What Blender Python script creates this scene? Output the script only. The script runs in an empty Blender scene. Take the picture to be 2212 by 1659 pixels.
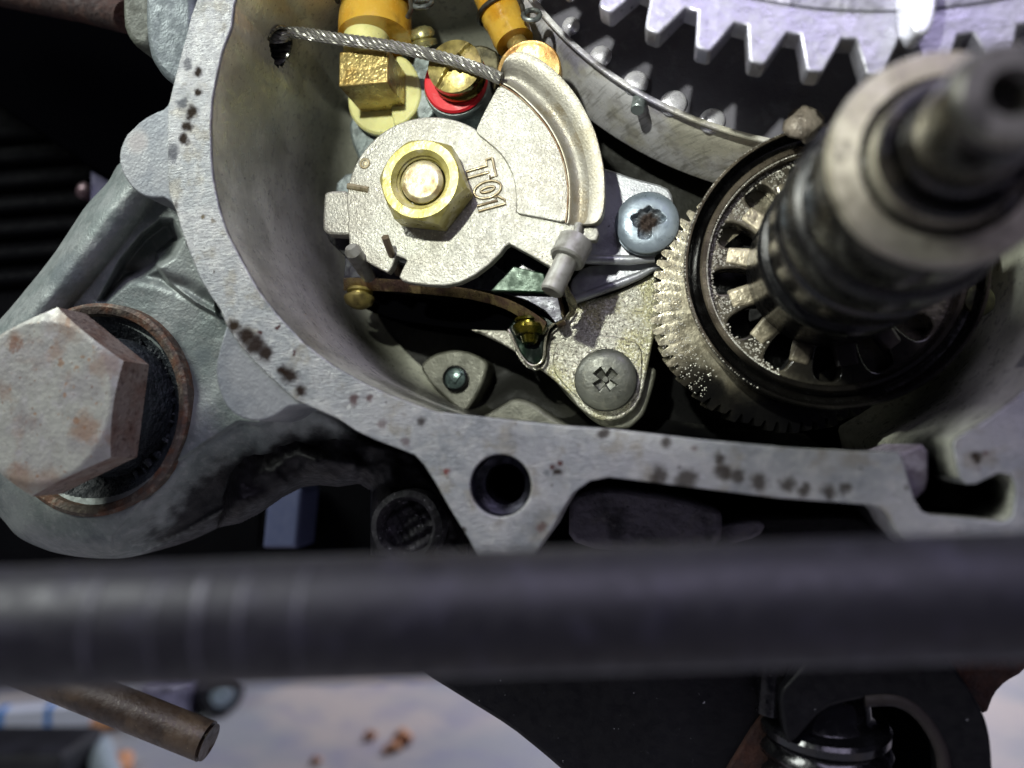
import bpy, math, random
import numpy as np
from mathutils import Vector, Matrix
random.seed(7); RNG = np.random.default_rng(7)
C = bpy.context.scene.collection
# ------------------------------------------------------------------ camera
# engine space: millimetres, x right, y up, z out of the engine towards the viewer
FPX, CX, CY, VPX, VPY, D = 1597.6, 1106.0, 829.5, 1400.0, 950.0, 112.0
q = Vector(((VPX-CX)/FPX, -(VPY-CY)/FPX, -1)).rotation_difference(Vector((0, 0, -1))).to_matrix()
QN = np.array(q)
RW = Matrix(((1, 0, 0), (0, 0, -1), (0, 1, 0)))
FLOOR_DROP = 200.0
def W(v): return Vector((v[0]/1000, -v[2]/1000, (v[1]+FLOOR_DROP)/1000))
def Wn(A):
    A = np.asarray(A, float)
    return np.stack([A[:, 0], -A[:, 2], A[:, 1]+FLOOR_DROP], 1)/1000
def Un(px, py, z):
    px, py, z = np.broadcast_arrays(np.asarray(px, float), np.asarray(py, float), np.asarray(z, float))
    d = np.stack([(px-CX)/FPX, -(py-CY)/FPX, -np.ones_like(px)], -1) @ QN.T
    t = (z-D)/d[..., 2]
    return np.stack([d[..., 0]*t, d[..., 1]*t, z], -1)
def U(px, py, z): return Vector(Un(px, py, z))
def RAD(px, py, r, z): return (U(px+r, py, z)-U(px-r, py, z)).length/2
cd = bpy.data.cameras.new("camera"); cam = bpy.data.objects.new("camera", cd); C.objects.link(cam)
cam.matrix_world = Matrix.Translation(W((0, 0, D))) @ (RW @ q).to_4x4()
cd.sensor_width = 36; cd.lens = 26; cd.clip_start = 0.005; cd.clip_end = 50
cd.dof.use_dof = True
fp = q.transposed() @ (U(960, 400, 0)-Vector((0, 0, D)))
cd.dof.focus_distance = -fp.z/1000
cd.dof.aperture_fstop = 26/2.6
bpy.context.scene.camera = cam
sc = bpy.context.scene
# ------------------------------------------------------------------ light
w = bpy.data.worlds.new("World"); sc.world = w; w.use_nodes = True
bg = w.node_tree.nodes["Background"]; bg.inputs[0].default_value = (0.42, 0.40, 0.60, 1); bg.inputs[1].default_value = 0.045
def aim(o, tgt): o.rotation_euler = (W(tgt)-o.location).to_track_quat('-Z', 'Y').to_euler()
def lamp(name, kind, pos, tgt, energy, color, **kw):
    l = bpy.data.lights.new(name, kind); l.energy = energy; l.color = color
    for k, v in kw.items(): setattr(l, k, v)
    o = bpy.data.objects.new(name, l); C.objects.link(o); o.location = W(pos); aim(o, tgt); return o
# the torch held beside the phone, up and left of the lens
lamp("torch", 'SPOT', (-45, 74, 150), (0, 58, 0), 1.15, (0.97, 1.0, 0.90), shadow_soft_size=0.003, spot_size=math.radians(45), spot_blend=0.2)
# added fill lamps, no visible source: neutral from the upper left, violet from the right
lamp("left_fill", 'AREA', (-400, 360, 260), (-40, 0, 0), 3.1, (0.95, 1.0, 0.95), shape='DISK', size=0.26)
lamp("violet_fill", 'AREA', (130, 440, 330), (20, -40, 0), 1.9, (0.77, 0.71, 1.0), shape='DISK', size=0.5)
lamp("floor_fill", 'AREA', (150, 420, -1000), (0, -200, -520), 11, (0.89, 0.89, 1.0), shape='DISK', size=0.6)  # added unseen fill lamp that brightens the floor behind the engine
sc.view_settings.view_transform = 'Standard'; sc.view_settings.look = 'None'; sc.view_settings.exposure = 0
sc.render.engine = 'CYCLES'; sc.cycles.max_bounces = 6; sc.cycles.use_denoising = True
sc.cycles.sample_clamp_indirect = 4
# ------------------------------------------------------------------ materials
def lin(h):
    h = h.lstrip('#'); c = [int(h[i:i+2], 16)/255 for i in (0, 2, 4)]
    return tuple(x/12.92 if x <= .04045 else ((x+.055)/1.055)**2.4 for x in c)+(1,)
def mat(name, base, rough=.5, metal=0., mott=(), grain=(), spots=(), blobs=(), attr=None, coat=0., rvar=.12, sss=0, trans=0, lines=None, warp=0.8, spec=.5):
    m = bpy.data.materials.new(name); m.use_nodes = True; nt = m.node_tree; N = nt.nodes; L = nt.links
    b = N["Principled BSDF"]; b.inputs["Metallic"].default_value = metal; b.inputs["Specular IOR Level"].default_value = spec
    if coat: b.inputs["Coat Weight"].default_value = coat; b.inputs["Coat Roughness"].default_value = .12
    if sss: b.inputs["Subsurface Weight"].default_value = sss; b.inputs["Subsurface Radius"].default_value = (.002, .0015, .0006); b.inputs["Subsurface Scale"].default_value = 1
    if trans: b.inputs["Transmission Weight"].default_value = trans
    g = N.new("ShaderNodeNewGeometry"); mp = N.new("ShaderNodeVectorMath"); mp.operation = 'SCALE'; mp.inputs[3].default_value = 1000
    L.new(g.outputs["Position"], mp.inputs[0]); P = mp.outputs[0]
    def noise(scale, detail=4, off=0.0, rough_=.55):
        n = N.new("ShaderNodeTexNoise"); n.inputs["Scale"].default_value = scale; n.inputs["Detail"].default_value = detail; n.inputs["Roughness"].default_value = rough_
        if off:
            a = N.new("ShaderNodeVectorMath"); a.operation = 'ADD'; a.inputs[1].default_value = (off, off*1.7, -off); L.new(P, a.inputs[0]); L.new(a.outputs[0], n.inputs["Vector"])
        else: L.new(P, n.inputs["Vector"])
        return n
    def ramp(src, lo, hi, a=0., bb=1.):
        r = N.new("ShaderNodeMapRange"); r.interpolation_type = 'SMOOTHSTEP'
        for i, v in enumerate((lo, hi, a, bb)): r.inputs[1+i].default_value = v
        L.new(src, r.inputs[0]); return r.outputs[0]
    def mix(f, A, B):
        x = N.new("ShaderNodeMix"); x.data_type = 'RGBA'
        L.new(f, x.inputs[0])
        if isinstance(A, tuple): x.inputs[6].default_value = A
        else: L.new(A, x.inputs[6])
        if isinstance(B, tuple): x.inputs[7].default_value = B
        else: L.new(B, x.inputs[7])
        return x.outputs[2]
    col = base
    for i, (s, c2, lo, hi, amt) in enumerate(mott):
        col = mix(ramp(noise(s, 5, 3.1+i*7.7).outputs[0], lo, hi, 0, amt), col, c2)
    if lines:      # scratches across one axis: (rotation vector, scale, colour, amount)
        mpn = N.new("ShaderNodeMapping"); mpn.inputs["Scale"].default_value = lines[0]; L.new(P, mpn.inputs["Vector"])
        nn = N.new("ShaderNodeTexNoise"); nn.inputs["Scale"].default_value = 1; nn.inputs["Detail"].default_value = 3; L.new(mpn.outputs[0], nn.inputs["Vector"])
        col = mix(ramp(nn.outputs[0], lines[2], lines[3], 0, lines[4]), col, lines[1]); LN = nn.outputs[0]
    masks = None; keep = None
    for i, (s, th, c2, amt) in enumerate(spots):
        col = mix(ramp(noise(s, 3, 20+i*9.3).outputs[0], th, th+.05, 0, amt), col, c2)
    if blobs:
        wn = noise(.45, 5, 5.5, .65); sub = N.new("ShaderNodeVectorMath"); sub.operation = 'SUBTRACT'; sub.inputs[1].default_value = (.5, .5, .5); L.new(wn.outputs["Color"], sub.inputs[0])
        sca = N.new("ShaderNodeVectorMath"); sca.operation = 'SCALE'; sca.inputs[3].default_value = 5.0*warp; L.new(sub.outputs[0], sca.inputs[0])
        wp = N.new("ShaderNodeVectorMath"); wp.operation = 'ADD'; L.new(P, wp.inputs[0]); L.new(sca.outputs[0], wp.inputs[1])
        for (pt, r, c2, amt) in blobs:
            d = N.new("ShaderNodeVectorMath"); d.operation = 'DISTANCE'; L.new(wp.outputs[0], d.inputs[0]); ww = W(pt)*1000; d.inputs[1].default_value = ww
            fm_ = ramp(d.outputs[1], r*.4, r*1.2, amt, 0); col = mix(fm_, col, c2)
            iv = N.new('ShaderNodeMath'); iv.operation = 'SUBTRACT'; iv.inputs[0].default_value = 1; L.new(fm_, iv.inputs[1])
            if keep is None: keep = iv.outputs[0]
            else:
                ml = N.new('ShaderNodeMath'); ml.operation = 'MULTIPLY'; L.new(keep, ml.inputs[0]); L.new(iv.outputs[0], ml.inputs[1]); keep = ml.outputs[0]
        mm_ = N.new('ShaderNodeMath'); mm_.operation = 'MULTIPLY'; mm_.inputs[1].default_value = metal; L.new(keep, mm_.inputs[0]); L.new(mm_.outputs[0], b.inputs['Metallic'])
        ms_ = N.new('ShaderNodeMath'); ms_.operation = 'MULTIPLY'; ms_.inputs[1].default_value = spec; L.new(keep, ms_.inputs[0]); L.new(ms_.outputs[0], b.inputs['Specular IOR Level'])
    rsock = ramp(noise(.7, 4, 31).outputs[0], .3, .7, max(.03, rough-rvar), min(1, rough+rvar))
    if attr:
        at = N.new("ShaderNodeAttribute"); at.attribute_name = attr[0]
        f = N.new("ShaderNodeMath"); f.operation = 'ADD'
        n2 = ramp(noise(.35, 6, 12).outputs[0], .25, .75, -.2, .2); L.new(at.outputs["Fac"], f.inputs[0]); L.new(n2, f.inputs[1])
        fac = ramp(f.outputs[0], .08, .92, 0, .96)
        col = mix(fac, col, attr[1])
    if isinstance(col, tuple): b.inputs["Base Color"].default_value = col
    else: L.new(col, b.inputs["Base Color"])
    L.new(rsock, b.inputs["Roughness"])
    prev = None
    if lines and len(lines) > 5:
        bp = N.new('ShaderNodeBump'); bp.inputs['Distance'].default_value = lines[5]/1000; L.new(LN, bp.inputs['Height']); prev = bp.outputs[0]
    for i, (s, st) in enumerate(grain):      # bump: (scale per mm, height in mm)
        bp = N.new("ShaderNodeBump"); bp.inputs["Strength"].default_value = 1; bp.inputs["Distance"].default_value = st/1000
        L.new(noise(s, 3, 40+i*3).outputs[0], bp.inputs["Height"])
        if prev: L.new(prev, bp.inputs["Normal"])
        prev = bp.outputs[0]
    if prev: L.new(prev, b.inputs["Normal"])
    return m
BR, DK, GY = lin('#3a2c1c'), lin('#141416'), lin('#4a4d4a')
# ------------------------------------------------------------------ geometry helpers
def thing(name, label, cat, loc, group=None):
    o = bpy.data.objects.new(name, None); C.objects.link(o); o.location = W(loc); o.empty_display_size = .005
    o['label'] = label; o['category'] = cat
    if group: o['group'] = group
    return o
def tag(o, label, cat, group=None):
    o['label'] = label; o['category'] = cat
    if group: o['group'] = group
    return o
def mk(name, V, F, m, parent=None, smooth=35, mats=None, fm=None):
    A = Wn(V)
    if parent is not None:
        root = parent; loc = np.array(parent.matrix_world.translation) if parent.parent else np.array(parent.location)
        if parent.parent: loc = np.array(parent.parent.location)+np.array(parent.location)
    else: loc = A.mean(0) if len(A) else np.zeros(3)
    me = bpy.data.meshes.new(name); me.from_pydata((A-loc).tolist(), [], F); me.validate()
    for mm in (mats or [m]): me.materials.append(mm)
    if fm is not None: me.polygons.foreach_set("material_index", fm)
    if smooth:
        me.polygons.foreach_set("use_smooth", [True]*len(me.polygons)); me.set_sharp_from_angle(angle=math.radians(smooth))
    me.update()
    o = bpy.data.objects.new(name, me); C.objects.link(o)
    if parent is not None: o.parent = parent
    else: o.location = Vector(loc)
    return o
def join(*parts):
    V = []; F = []
    for v, f in parts:
        n = len(V); V += [tuple(x) for x in v]; F += [[i+n for i in ff] for ff in f]
    return V, F
def lathe(c, prof, seg=64, axis=(0, 0, 1), a0=0, a1=2*math.pi, wob=0):
    """profile of (radius, height along axis) about point c (height 0)"""
    c = Vector(c); ax = Vector(axis).normalized(); u = ax.orthogonal().normalized(); v = ax.cross(u)
    full = abs(a1-a0-2*math.pi) < 1e-6; n = seg if full else seg+1
    V = []; F = []
    for r, h in prof:
        for i in range(n):
            a = a0+(a1-a0)*i/seg; rr = r*(1+wob*math.sin(3*a+1)+wob*.5*math.sin(7*a))
            V.append(tuple(c+ax*h+u*(rr*math.cos(a))+v*(rr*math.sin(a))))
    for j in range(len(prof)-1):
        for i in range(seg):
            a, b = j*n+i, j*n+(i+1) % n
            F.append([a, b, b+n, a+n])
    return V, F
def tube(pts, rad, seg=12, cap=True, up=None):
    pts = [Vector(p) for p in pts]; n = len(pts)
    rad = rad if hasattr(rad, '__len__') else [rad]*n
    V = []; F = []; t0 = (pts[1]-pts[0]).normalized(); u = (Vector(up) if up else t0.orthogonal()); u = (u-t0*u.dot(t0)).normalized()
    for i, p in enumerate(pts):
        t = (pts[min(i+1, n-1)]-pts[max(i-1, 0)]).normalized(); u = (u-t*u.dot(t)).normalized(); v = t.cross(u)
        for k in range(seg):
            a = 2*math.pi*k/seg; V.append(tuple(p+u*(rad[i]*math.cos(a))+v*(rad[i]*math.sin(a))))
    for i in range(n-1):
        for k in range(seg):
            a, b = i*seg+k, i*seg+(k+1) % seg; F.append([a, b, b+seg, a+seg])
    if cap: F.append(list(range(seg))[::-1]); F.append([(n-1)*seg+k for k in range(seg)])
    return V, F
def spline(P, n=8, closed=False):
    P = [np.array(p, float) for p in P]; out = []; m = len(P)
    for i in range(m if closed else m-1):
        g = (lambda k: P[k % m]) if closed else (lambda k: P[min(max(k, 0), m-1)])
        p0, p1, p2, p3 = g(i-1), g(i), g(i+1), g(i+2)
        for j in range(n):
            t = j/n; out.append(.5*((2*p1)+(-p0+p2)*t+(2*p0-5*p1+4*p2-p3)*t*t+(-p0+3*p1-3*p2+p3)*t**3))
    if not closed: out.append(P[-1])
    return out
def chaikin(P, k=2):
    P = [np.array(p, float) for p in P]
    for _ in range(k):
        Q = []
        for i in range(len(P)):
            a, b = P[i], P[(i+1) % len(P)]; Q += [a*.8+b*.2, a*.2+b*.8]
        P = Q
    return P
def slab_mm(loops, z0, z1, bevel=.25, res=2):
    """solid plate from outlines in engine mm, bevelled, from z0 (back) to z1 (front)"""
    cu = bpy.data.curves.new("c", 'CURVE'); cu.dimensions = '2D'; cu.fill_mode = 'BOTH'
    for lp in loops:
        s = cu.splines.new('POLY'); s.points.add(len(lp)-1)
        for i, p in enumerate(lp): s.points[i].co = (p[0], p[1], 0, 1)
        s.use_cyclic_u = True
    cu.extrude = max(.001, (z1-z0)/2-bevel); cu.bevel_depth = bevel; cu.bevel_resolution = res; cu.offset = -bevel
    o = bpy.data.objects.new("c", cu); C.objects.link(o)
    dg = bpy.context.evaluated_depsgraph_get(); me = bpy.data.meshes.new_from_object(o.evaluated_get(dg))
    V = [(v.co.x, v.co.y, v.co.z+(z0+z1)/2) for v in me.vertices]; F = [list(p.vertices) for p in me.polygons]
    bpy.data.objects.remove(o); bpy.data.curves.remove(cu); bpy.data.meshes.remove(me)
    return V, F
def PX(loop, z): return [tuple(U(x, y, z))[:2] for x, y in loop]
def slab(loops, z0, z1, bevel=.25, rnd=1, holes=()):
    return slab_mm([PX(chaikin(l, rnd) if rnd else l, z1) for l in loops]+list(holes), z0, z1, bevel)
def circle(c, r, n=48, a0=0): return [(c[0]+r*math.cos(a0+2*math.pi*i/n), c[1]+r*math.sin(a0+2*math.pi*i/n)) for i in range(n)]
def arcpx(cx, cy, r, a, b, n=16): return [(cx+r*math.cos(math.radians(a+(b-a)*i/n)), cy-r*math.sin(math.radians(a+(b-a)*i/n))) for i in range(n+1)]
def disc_hf(c, R, f, side, rings=40, seg=96, zbase=None):
    """disc whose front is a height function f(x,y,r)->z above c, with a side wall going down 'side' mm"""
    V = []; F = []; c = Vector(c)
    V.append((c.x, c.y, c.z+f(0, 0, 0)))
    for j in range(1, rings+1):
        r = R*j/rings
        for i in range(seg):
            a = 2*math.pi*i/seg; x, y = r*math.cos(a), r*math.sin(a); V.append((c.x+x, c.y+y, c.z+f(x, y, r)))
    for i in range(seg):
        a = 2*math.pi*i/seg; V.append((c.x+R*math.cos(a), c.y+R*math.sin(a), c.z-side))
    for i in range(seg): F.append([0, 1+i, 1+(i+1) % seg])
    for j in range(rings):
        for i in range(seg):
            a, b = 1+j*seg+i, 1+j*seg+(i+1) % seg; F.append([a, a+seg, b+seg, b])
    return V, F
def hexhead(c, R, a0, z0, z1, ch=.18, chz=.9, dome=0, hole=None, seg=120, under=False):
    """hexagonal prism with the round chamfer cut on its front corners; hole = (radius, list of (r,z) going inwards)"""
    rings = []; api = R*math.cos(math.pi/6)
    def hexr(a):
        t = (a-a0) % (math.pi/3)-math.pi/6; return api/math.cos(t)
    V = []; F = []
    rr = [api*.97]+[api*.97+(R-api*.97)*k/6 for k in range(1, 7)]
    def ztop(r): return z1-max(0, r-api*.97)*chz/(R-api*.97)*.55
    inner = hole if hole else [(0.001, z1+dome), (api*.5, z1+dome*.8)]
    layers = [('c', r, z) for r, z in inner]+[('c', api*.94, z1)]+[('h', r, None) for r in rr]+[('b', 0, z0+ (chz*.3 if under else 0))]
    if under: layers += [('u', 0, z0)]
    for kind, r, z in layers:
        for i in range(seg):
            a = a0+2*math.pi*i/seg; hr = hexr(a)
            if kind == 'c': rad = min(r, hr); zz = z
            elif kind == 'h': rad = min(r, hr); zz = ztop(rad)
            elif kind == 'u': rad = hr*.97; zz = z
            else: rad = hr; zz = z
            V.append((c[0]+rad*math.cos(a), c[1]+rad*math.sin(a), zz))
    for j in range(len(layers)-1):
        for i in range(seg):
            a, b = j*seg+i, j*seg+(i+1) % seg; F.append([a, a+seg, b+seg, b])
    return V, F
def box(p0, p1):
    x0, y0, z0 = p0; x1, y1, z1 = p1
    V = [(x, y, z) for z in (z0, z1) for y in (y0, y1) for x in (x0, x1)]
    return V, [[0, 2, 3, 1], [4, 5, 7, 6], [0, 1, 5, 4], [2, 6, 7, 3], [0, 4, 6, 2], [1, 3, 7, 5]]
def bev(o, wmm, seg=2):
    mo = o.modifiers.new("bevel", 'BEVEL'); mo.width = wmm/1000; mo.segments = seg; mo.limit_method = 'ANGLE'; mo.angle_limit = math.radians(40); return o
def sdpoly(X, Y, P):
    """signed distance (positive inside), vectorised"""
    P = np.array(P, float); d = np.full(X.shape, 1e9); ins = np.zeros(X.shape, bool)
    for i in range(len(P)):
        a, b = P[i], P[(i+1) % len(P)]; e = b-a; wx, wy = X-a[0], Y-a[1]
        t = np.clip((wx*e[0]+wy*e[1])/(e@e+1e-9), 0, 1); d = np.minimum(d, np.hypot(wx-e[0]*t, wy-e[1]*t))
        c = ((a[1] > Y) != (b[1] > Y)) & (X < (b[0]-a[0])*(Y-a[1])/(b[1]-a[1]+1e-12)+a[0]); ins ^= c
    return np.where(ins, d, -d)
def sdseg(X, Y, P):
    P = np.array(P, float); d = np.full(X.shape, 1e9)
    for a, b in zip(P[:-1], P[1:]):
        e = b-a; wx, wy = X-a[0], Y-a[1]; t = np.clip((wx*e[0]+wy*e[1])/(e@e+1e-9), 0, 1); d = np.minimum(d, np.hypot(wx-e[0]*t, wy-e[1]*t))
    return d
def sst(x, a, b):
    t = np.clip((x-a)/(b-a), 0, 1); return t*t*(3-2*t)
def vnoise(X, Y, s, seed=0):
    r = np.random.default_rng(seed); G = r.random((64, 64)); x, y = X/s % 63, Y/s % 63; i, j = x.astype(int), y.astype(int); fx, fy = x-i, y-j
    fx, fy = fx*fx*(3-2*fx), fy*fy*(3-2*fy); i2, j2 = (i+1) % 64, (j+1) % 64
    return (G[i, j]*(1-fx)+G[i2, j]*fx)*(1-fy)+(G[i, j2]*(1-fx)+G[i2, j2]*fx)*fy-.5
# ------------------------------------------------------------------ floor and what lies on it
m_floor = mat('floor_concrete', lin('#8c8e94'), .6, 0, mott=[(.006, lin('#b3a7a0'), .45, .6, .8), (.03, lin('#7c7c94'), .45, .7, .6), (.2, lin('#8a8290'), .5, .7, .4)], grain=[(.8, .3)])
V, F = box((-1500, -206, -3500), (1800, -200, 400))
o = mk('floor', V, F, m_floor, smooth=0); o['kind'] = 'structure'
def onfloor(px, py, h=0):
    d = Un(px, py, -100)-np.array([0, 0, D]); t = (-FLOOR_DROP+h)/d[1]; return np.array([0, 0, D])+d*t
m_crumb = mat('brick_crumb', lin('#d29c74'), .9, 0, mott=[(.2, lin('#a4664a'), .4, .65, .8)], grain=[(1, .6)])
def lump(c, r, seed, sq=(1, .7, 1)):
    rr = np.random.default_rng(seed); V = []; F = []; n, m2 = 10, 7; ph = rr.random(6)*6
    for j in range(m2+1):
        th = math.pi*j/m2
        for i in range(n):
            a = 2*math.pi*i/n; k = 1+.22*math.sin(2*a+ph[0]+th*2)+.15*math.sin(3*a+ph[1])*math.sin(2*th+ph[2])+.06*rr.random()
            V.append((c[0]+r*sq[0]*k*math.sin(th)*math.cos(a), c[1]+r*sq[1]*k*math.cos(th), c[2]+r*sq[2]*k*math.sin(th)*math.sin(a)))
    for j in range(m2):
        for i in range(n): a, b = j*n+i, j*n+(i+1) % n; F.append([a, b, b+n, a+n])
    return V, F
for k, (x, y, r, lb) in enumerate([(871, 1592, 6.2, "largest orange brick crumb on the pale floor"), (851, 1612, 4.4, "brick crumb just left below the largest orange crumb"), (836, 1620, 3.2, "small reddish crumb left of the pair of orange crumbs"),
        (800, 1589, 4.0, "faint orange crumb standing apart left of the largest crumb"), (683, 1643, 3.0, "dark red crumb at the lower edge nearest the hose stub"), (225, 1560, 9, "orange lump beside the white and blue strip on the floor"), (258, 1652, 8.5, "orange lump below the hose stub at the lower edge")]):
    p = onfloor(x, y, r*.6); V, F = lump(p, r, k); tag(mk('brick_crumb', V, F, m_crumb, smooth=60), lb, 'crumb', 'brick crumbs on the floor')
# white and blue strip, dark box, pale pipe, dark canister on the floor
t = thing('paper_strip', "white strip with blue bands lying on the floor at the far left", 'strip', onfloor(60, 1560))
p = onfloor(-60, 1560, 12); p2 = onfloor(200, 1540, 12); m_w = mat('strip_white', lin('#c4c8da'), .6); m_b = mat('strip_blue', lin('#1d74c4'), .6)
def bar(a, b, hw, hh):
    a, b = Vector(a), Vector(b); ax = (b-a).normalized(); s = ax.cross(Vector((0, 1, 0))).normalized(); V = []
    for P_ in (a, b):
        for sx, sy in ((-1, -1), (1, -1), (1, 1), (-1, 1)): V.append(tuple(P_+s*hw*sx+Vector((0, 1, 0))*hh*sy))
    return V, [[0, 1, 2, 3], [7, 6, 5, 4], [0, 4, 5, 1], [1, 5, 6, 2], [2, 6, 7, 3], [3, 7, 4, 0]]
V, F = bar(p, p2, 6, 7); bev(mk('strip_body', V, F, m_w, t, 0), 1)
for f0, f1 in ((.62, .67), (.22, .28)):
    a = Vector(p).lerp(Vector(p2), f0); b = Vector(p).lerp(Vector(p2), f1); V, F = bar(a, b, 6.4, 7.4); mk('blue_band', V, F, m_b, t, 0)
m_blk = mat('black_plastic', lin('#131318'), .5, 0, mott=[(.05, lin('#24242c'), .4, .7, .7)])
a = onfloor(-140, 1640, 12); b = onfloor(178, 1640, 12); V, F = bar(a, b, 22, 11)
tag(bev(mk('dark_case', V, F, m_blk, smooth=0), 2), "black box on the floor under the white and blue strip", 'box')
a = onfloor(215, 1615, 8); b = onfloor(255, 1760, 8); V, F = tube([a, b], 7.5, 20)
tag(mk('pale_pipe', V, F, mat('pale_plastic', lin('#98a4ae'), .35)), "short pale grey pipe beside the black box on the floor", 'pipe')
t = thing('dark_canister', "small dark round canister lying on the floor below the tube", 'canister', onfloor(480, 1530))
c0 = onfloor(480, 1500, 16); c1 = c0+np.array([-70, 0, -70]); V, F = tube([c0, c1], 15, 28); mk('canister_body', V, F, m_blk, t)
V, F = lathe(c0+np.array([.3, 0, .3]), [(8, 0), (8, 2), (6, 3), (0, 3.4)], 28, (1, 0, 1)); mk('lens_cap', V, F, mat('glassy_grey', lin('#a4b4c0'), .2, .3), t)
t_ = mat('clear_plastic', lin('#9c98b8'), .25, .2, mott=[(.1, lin('#5a5870'), .4, .6, .8)], grain=[(.15, 2)])
a = onfloor(310, 1505, 14); b = onfloor(420, 1500, 14); V, F = bar(a, b, 14, 14)
tag(bev(mk('clear_bag', V, F, t_, smooth=0), 3), "crumpled translucent lavender bag between the tube and the hose stub", 'bag')
# ------------------------------------------------------------------ dark engine and frame behind
m_dark = mat('dark_matt_paint', lin('#050507'), .75, 0, spec=.03, mott=[(.06, lin('#08080a'), .4, .7, .6)], grain=[(.6, .1)])
win = [(566, 1055), (652, 1046), (652, 1176), (560, 1180)]
V, F = slab([[(-900, -900), (3200, -900), (3200, 1380), (1200, 1400), (700, 1360), (-900, 1400)]], -75, -62, 1, 0, holes=[PX(win, -62)])
tag(mk('dark_backing', V, F, m_dark, smooth=30), "added black backing panel that keeps the gaps behind the engine case dark", 'backing')  # added black panel so the gaps behind the case stay dark
V, F = slab([[(582, 1050), (640, 1044), (652, 1060), (640, 1185), (566, 1185), (574, 1100)]], -60, -50, 1, 0)
tag(bev(mk('pale_panel', V, F, mat('pale_blue_plastic', lin('#4c5370'), .5), smooth=0), .5), "added pale blue panel standing in for the bright floor in the gap below the mounting lug", 'box')  # added panel in place of the bright floor beyond the gap
m_dark2 = mat('black_paint_and_shade', lin('#030304'), .9, 0, spec=0)  # flat black, also used as the shade under the pump
V, F = slab([[(-400, -300), (60, -200), (560, 300), (560, 560), (250, 400), (0, 233), (-400, -30)]], -34, -26, 1, 1)
tag(mk('frame_gusset', V, F, m_dark2), "flat black gusset plate slanting down behind the upper left of the case", 'frame plate')
t = thing('fan_cover', "dark ribbed fan cover in the gap at the far left", 'cover', U(80, 450, -50))
for k in range(7):
    y = 285+k*52
    V, F = tube([U(-60, y+14, -48), U(200, y-6, -48)], 1.7, 10); mk('rib', V, F, m_dark, t)
V, F = slab([[(-200, 230), (330, 230), (330, 700), (-200, 700)]], -58, -48.9, .5, 0); mk('panel', V, F, m_dark, t)
m_vio = mat('violet_bracket', lin('#4a4470'), .5, .1)
V, F = slab([[(196, 370), (240, 395), (215, 430), (196, 440)]], -46, -44, .2, 0); tag(mk('violet_tab', V, F, m_vio, smooth=30), "small violet metal tab in the dark gap left of the case", 'tab')
V, F = disc_hf(U(180, 411, -44), 2.0, lambda x, y, r: .8-r*r*.15, 3, 8, 24)
tag(mk('small_bolt', V, F, mat('pink_bolt', lin('#5c484e'), .4, .5)), "tiny pinkish bolt head beside the violet tab", 'bolt')
m_rust = mat('rust', lin('#2e1c16'), .85, .1, mott=[(.25, lin('#43281c'), .4, .65, .9), (.8, lin('#1e1310'), .5, .7, .8)], grain=[(1.2, .35)])
V, F = tube([U(-120, -40, -12), U(60, -6, -10), U(180, 18, -8), U(275, 38, -6)], [2.6, 2.8, 2.6, 2.9], 24)
tag(mk('rusty_pipe', V, F, m_rust), "rust brown pipe entering the silver boss at the top left corner", 'pipe')
# ------------------------------------------------------------------ engine case
Z0 = 17.0
T1 = lin('#2e2212'); T2 = lin('#2a1f17'); T3 = lin('#4d2c28'); T4 = lin('#5c6062')
def B(x, y, r, c=T1, a=.96): return (U(x, y, Z0), RAD(x, y, r*1.12, Z0), c, a)
stains = [B(428, 155, 10), B(427, 198, 9), B(413, 245, 15), B(405, 275, 12), B(396, 302, 11), B(372, 330, 18, T4, .8), B(392, 226, 11, T4, .8), B(405, 140, 13, T4, .7), B(440, 470, 5, lin('#6a5a28'), .8), B(463, 478, 6, lin('#6a5a28'), .6), B(385, 443, 6, T1, .6),
    B(505, 702, 15), B(530, 725, 19, T2), B(552, 745, 20, T2), B(572, 765, 18, T2), B(625, 812, 20, T2), B(650, 845, 15, T2), B(610, 800, 12, T2), B(562, 720, 7, T3), B(602, 710, 6, T3), B(640, 760, 6, T3), B(768, 860, 11, T3, .8), B(798, 862, 9, T3, .8), B(825, 915, 10, T3, .6), B(912, 908, 12, T2, .85), B(875, 955, 9, T3, .6), B(965, 1018, 8, lin('#7a2f22'), .8), B(1196, 1008, 7, T3), B(1212, 1000, 7, T3), B(1208, 1022, 11, T2), B(1183, 1018, 8, T4, .7),
    B(1000, 1145, 9, T2, .85), B(1170, 1140, 12, T3, .7), B(1440, 955, 12, T2, .85), B(1300, 940, 14, T2, .85), B(1500, 965, 8, T3, .6), B(1555, 990, 15, T2, .85), B(1560, 1020, 20, T2, .85), B(1590, 1030, 18, T2, .85), B(1420, 1030, 22, T2, .85), B(1480, 1035, 26, T2, .85), B(1700, 1045, 20, T2, .85), B(1740, 1060, 18, T2, .85), B(1790, 1060, 18, T2, .85), B(1825, 1055, 14, T2, .85), B(1640, 1040, 24, T2, .85), B(1953, 1060, 7, T2, .85), B(2110, 990, 13, T2), B(2130, 985, 9, T3, .8), B(2110, 1015, 7, T3, .6)]
m_flange = mat('machined_aluminium', lin('#a9aaa8'), .42, .45, mott=[(.12, lin('#8d9292'), .4, .65, .7), (.6, lin('#bcbcb6'), .45, .7, .6), (.3, lin('#8c8674'), .52, .66, .55), (.16, lin('#6e7476'), .54, .68, .5)], grain=[(2.5, .05), (.5, .05)], spots=[(.7, .69, T1, .8), (1.6, .70, lin('#45403a'), .6)],
    blobs=stains, lines=((1.2, .5, 9), lin('#c8c8c4'), .55, .75, .35, .10), rvar=.08, warp=.5)
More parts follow.
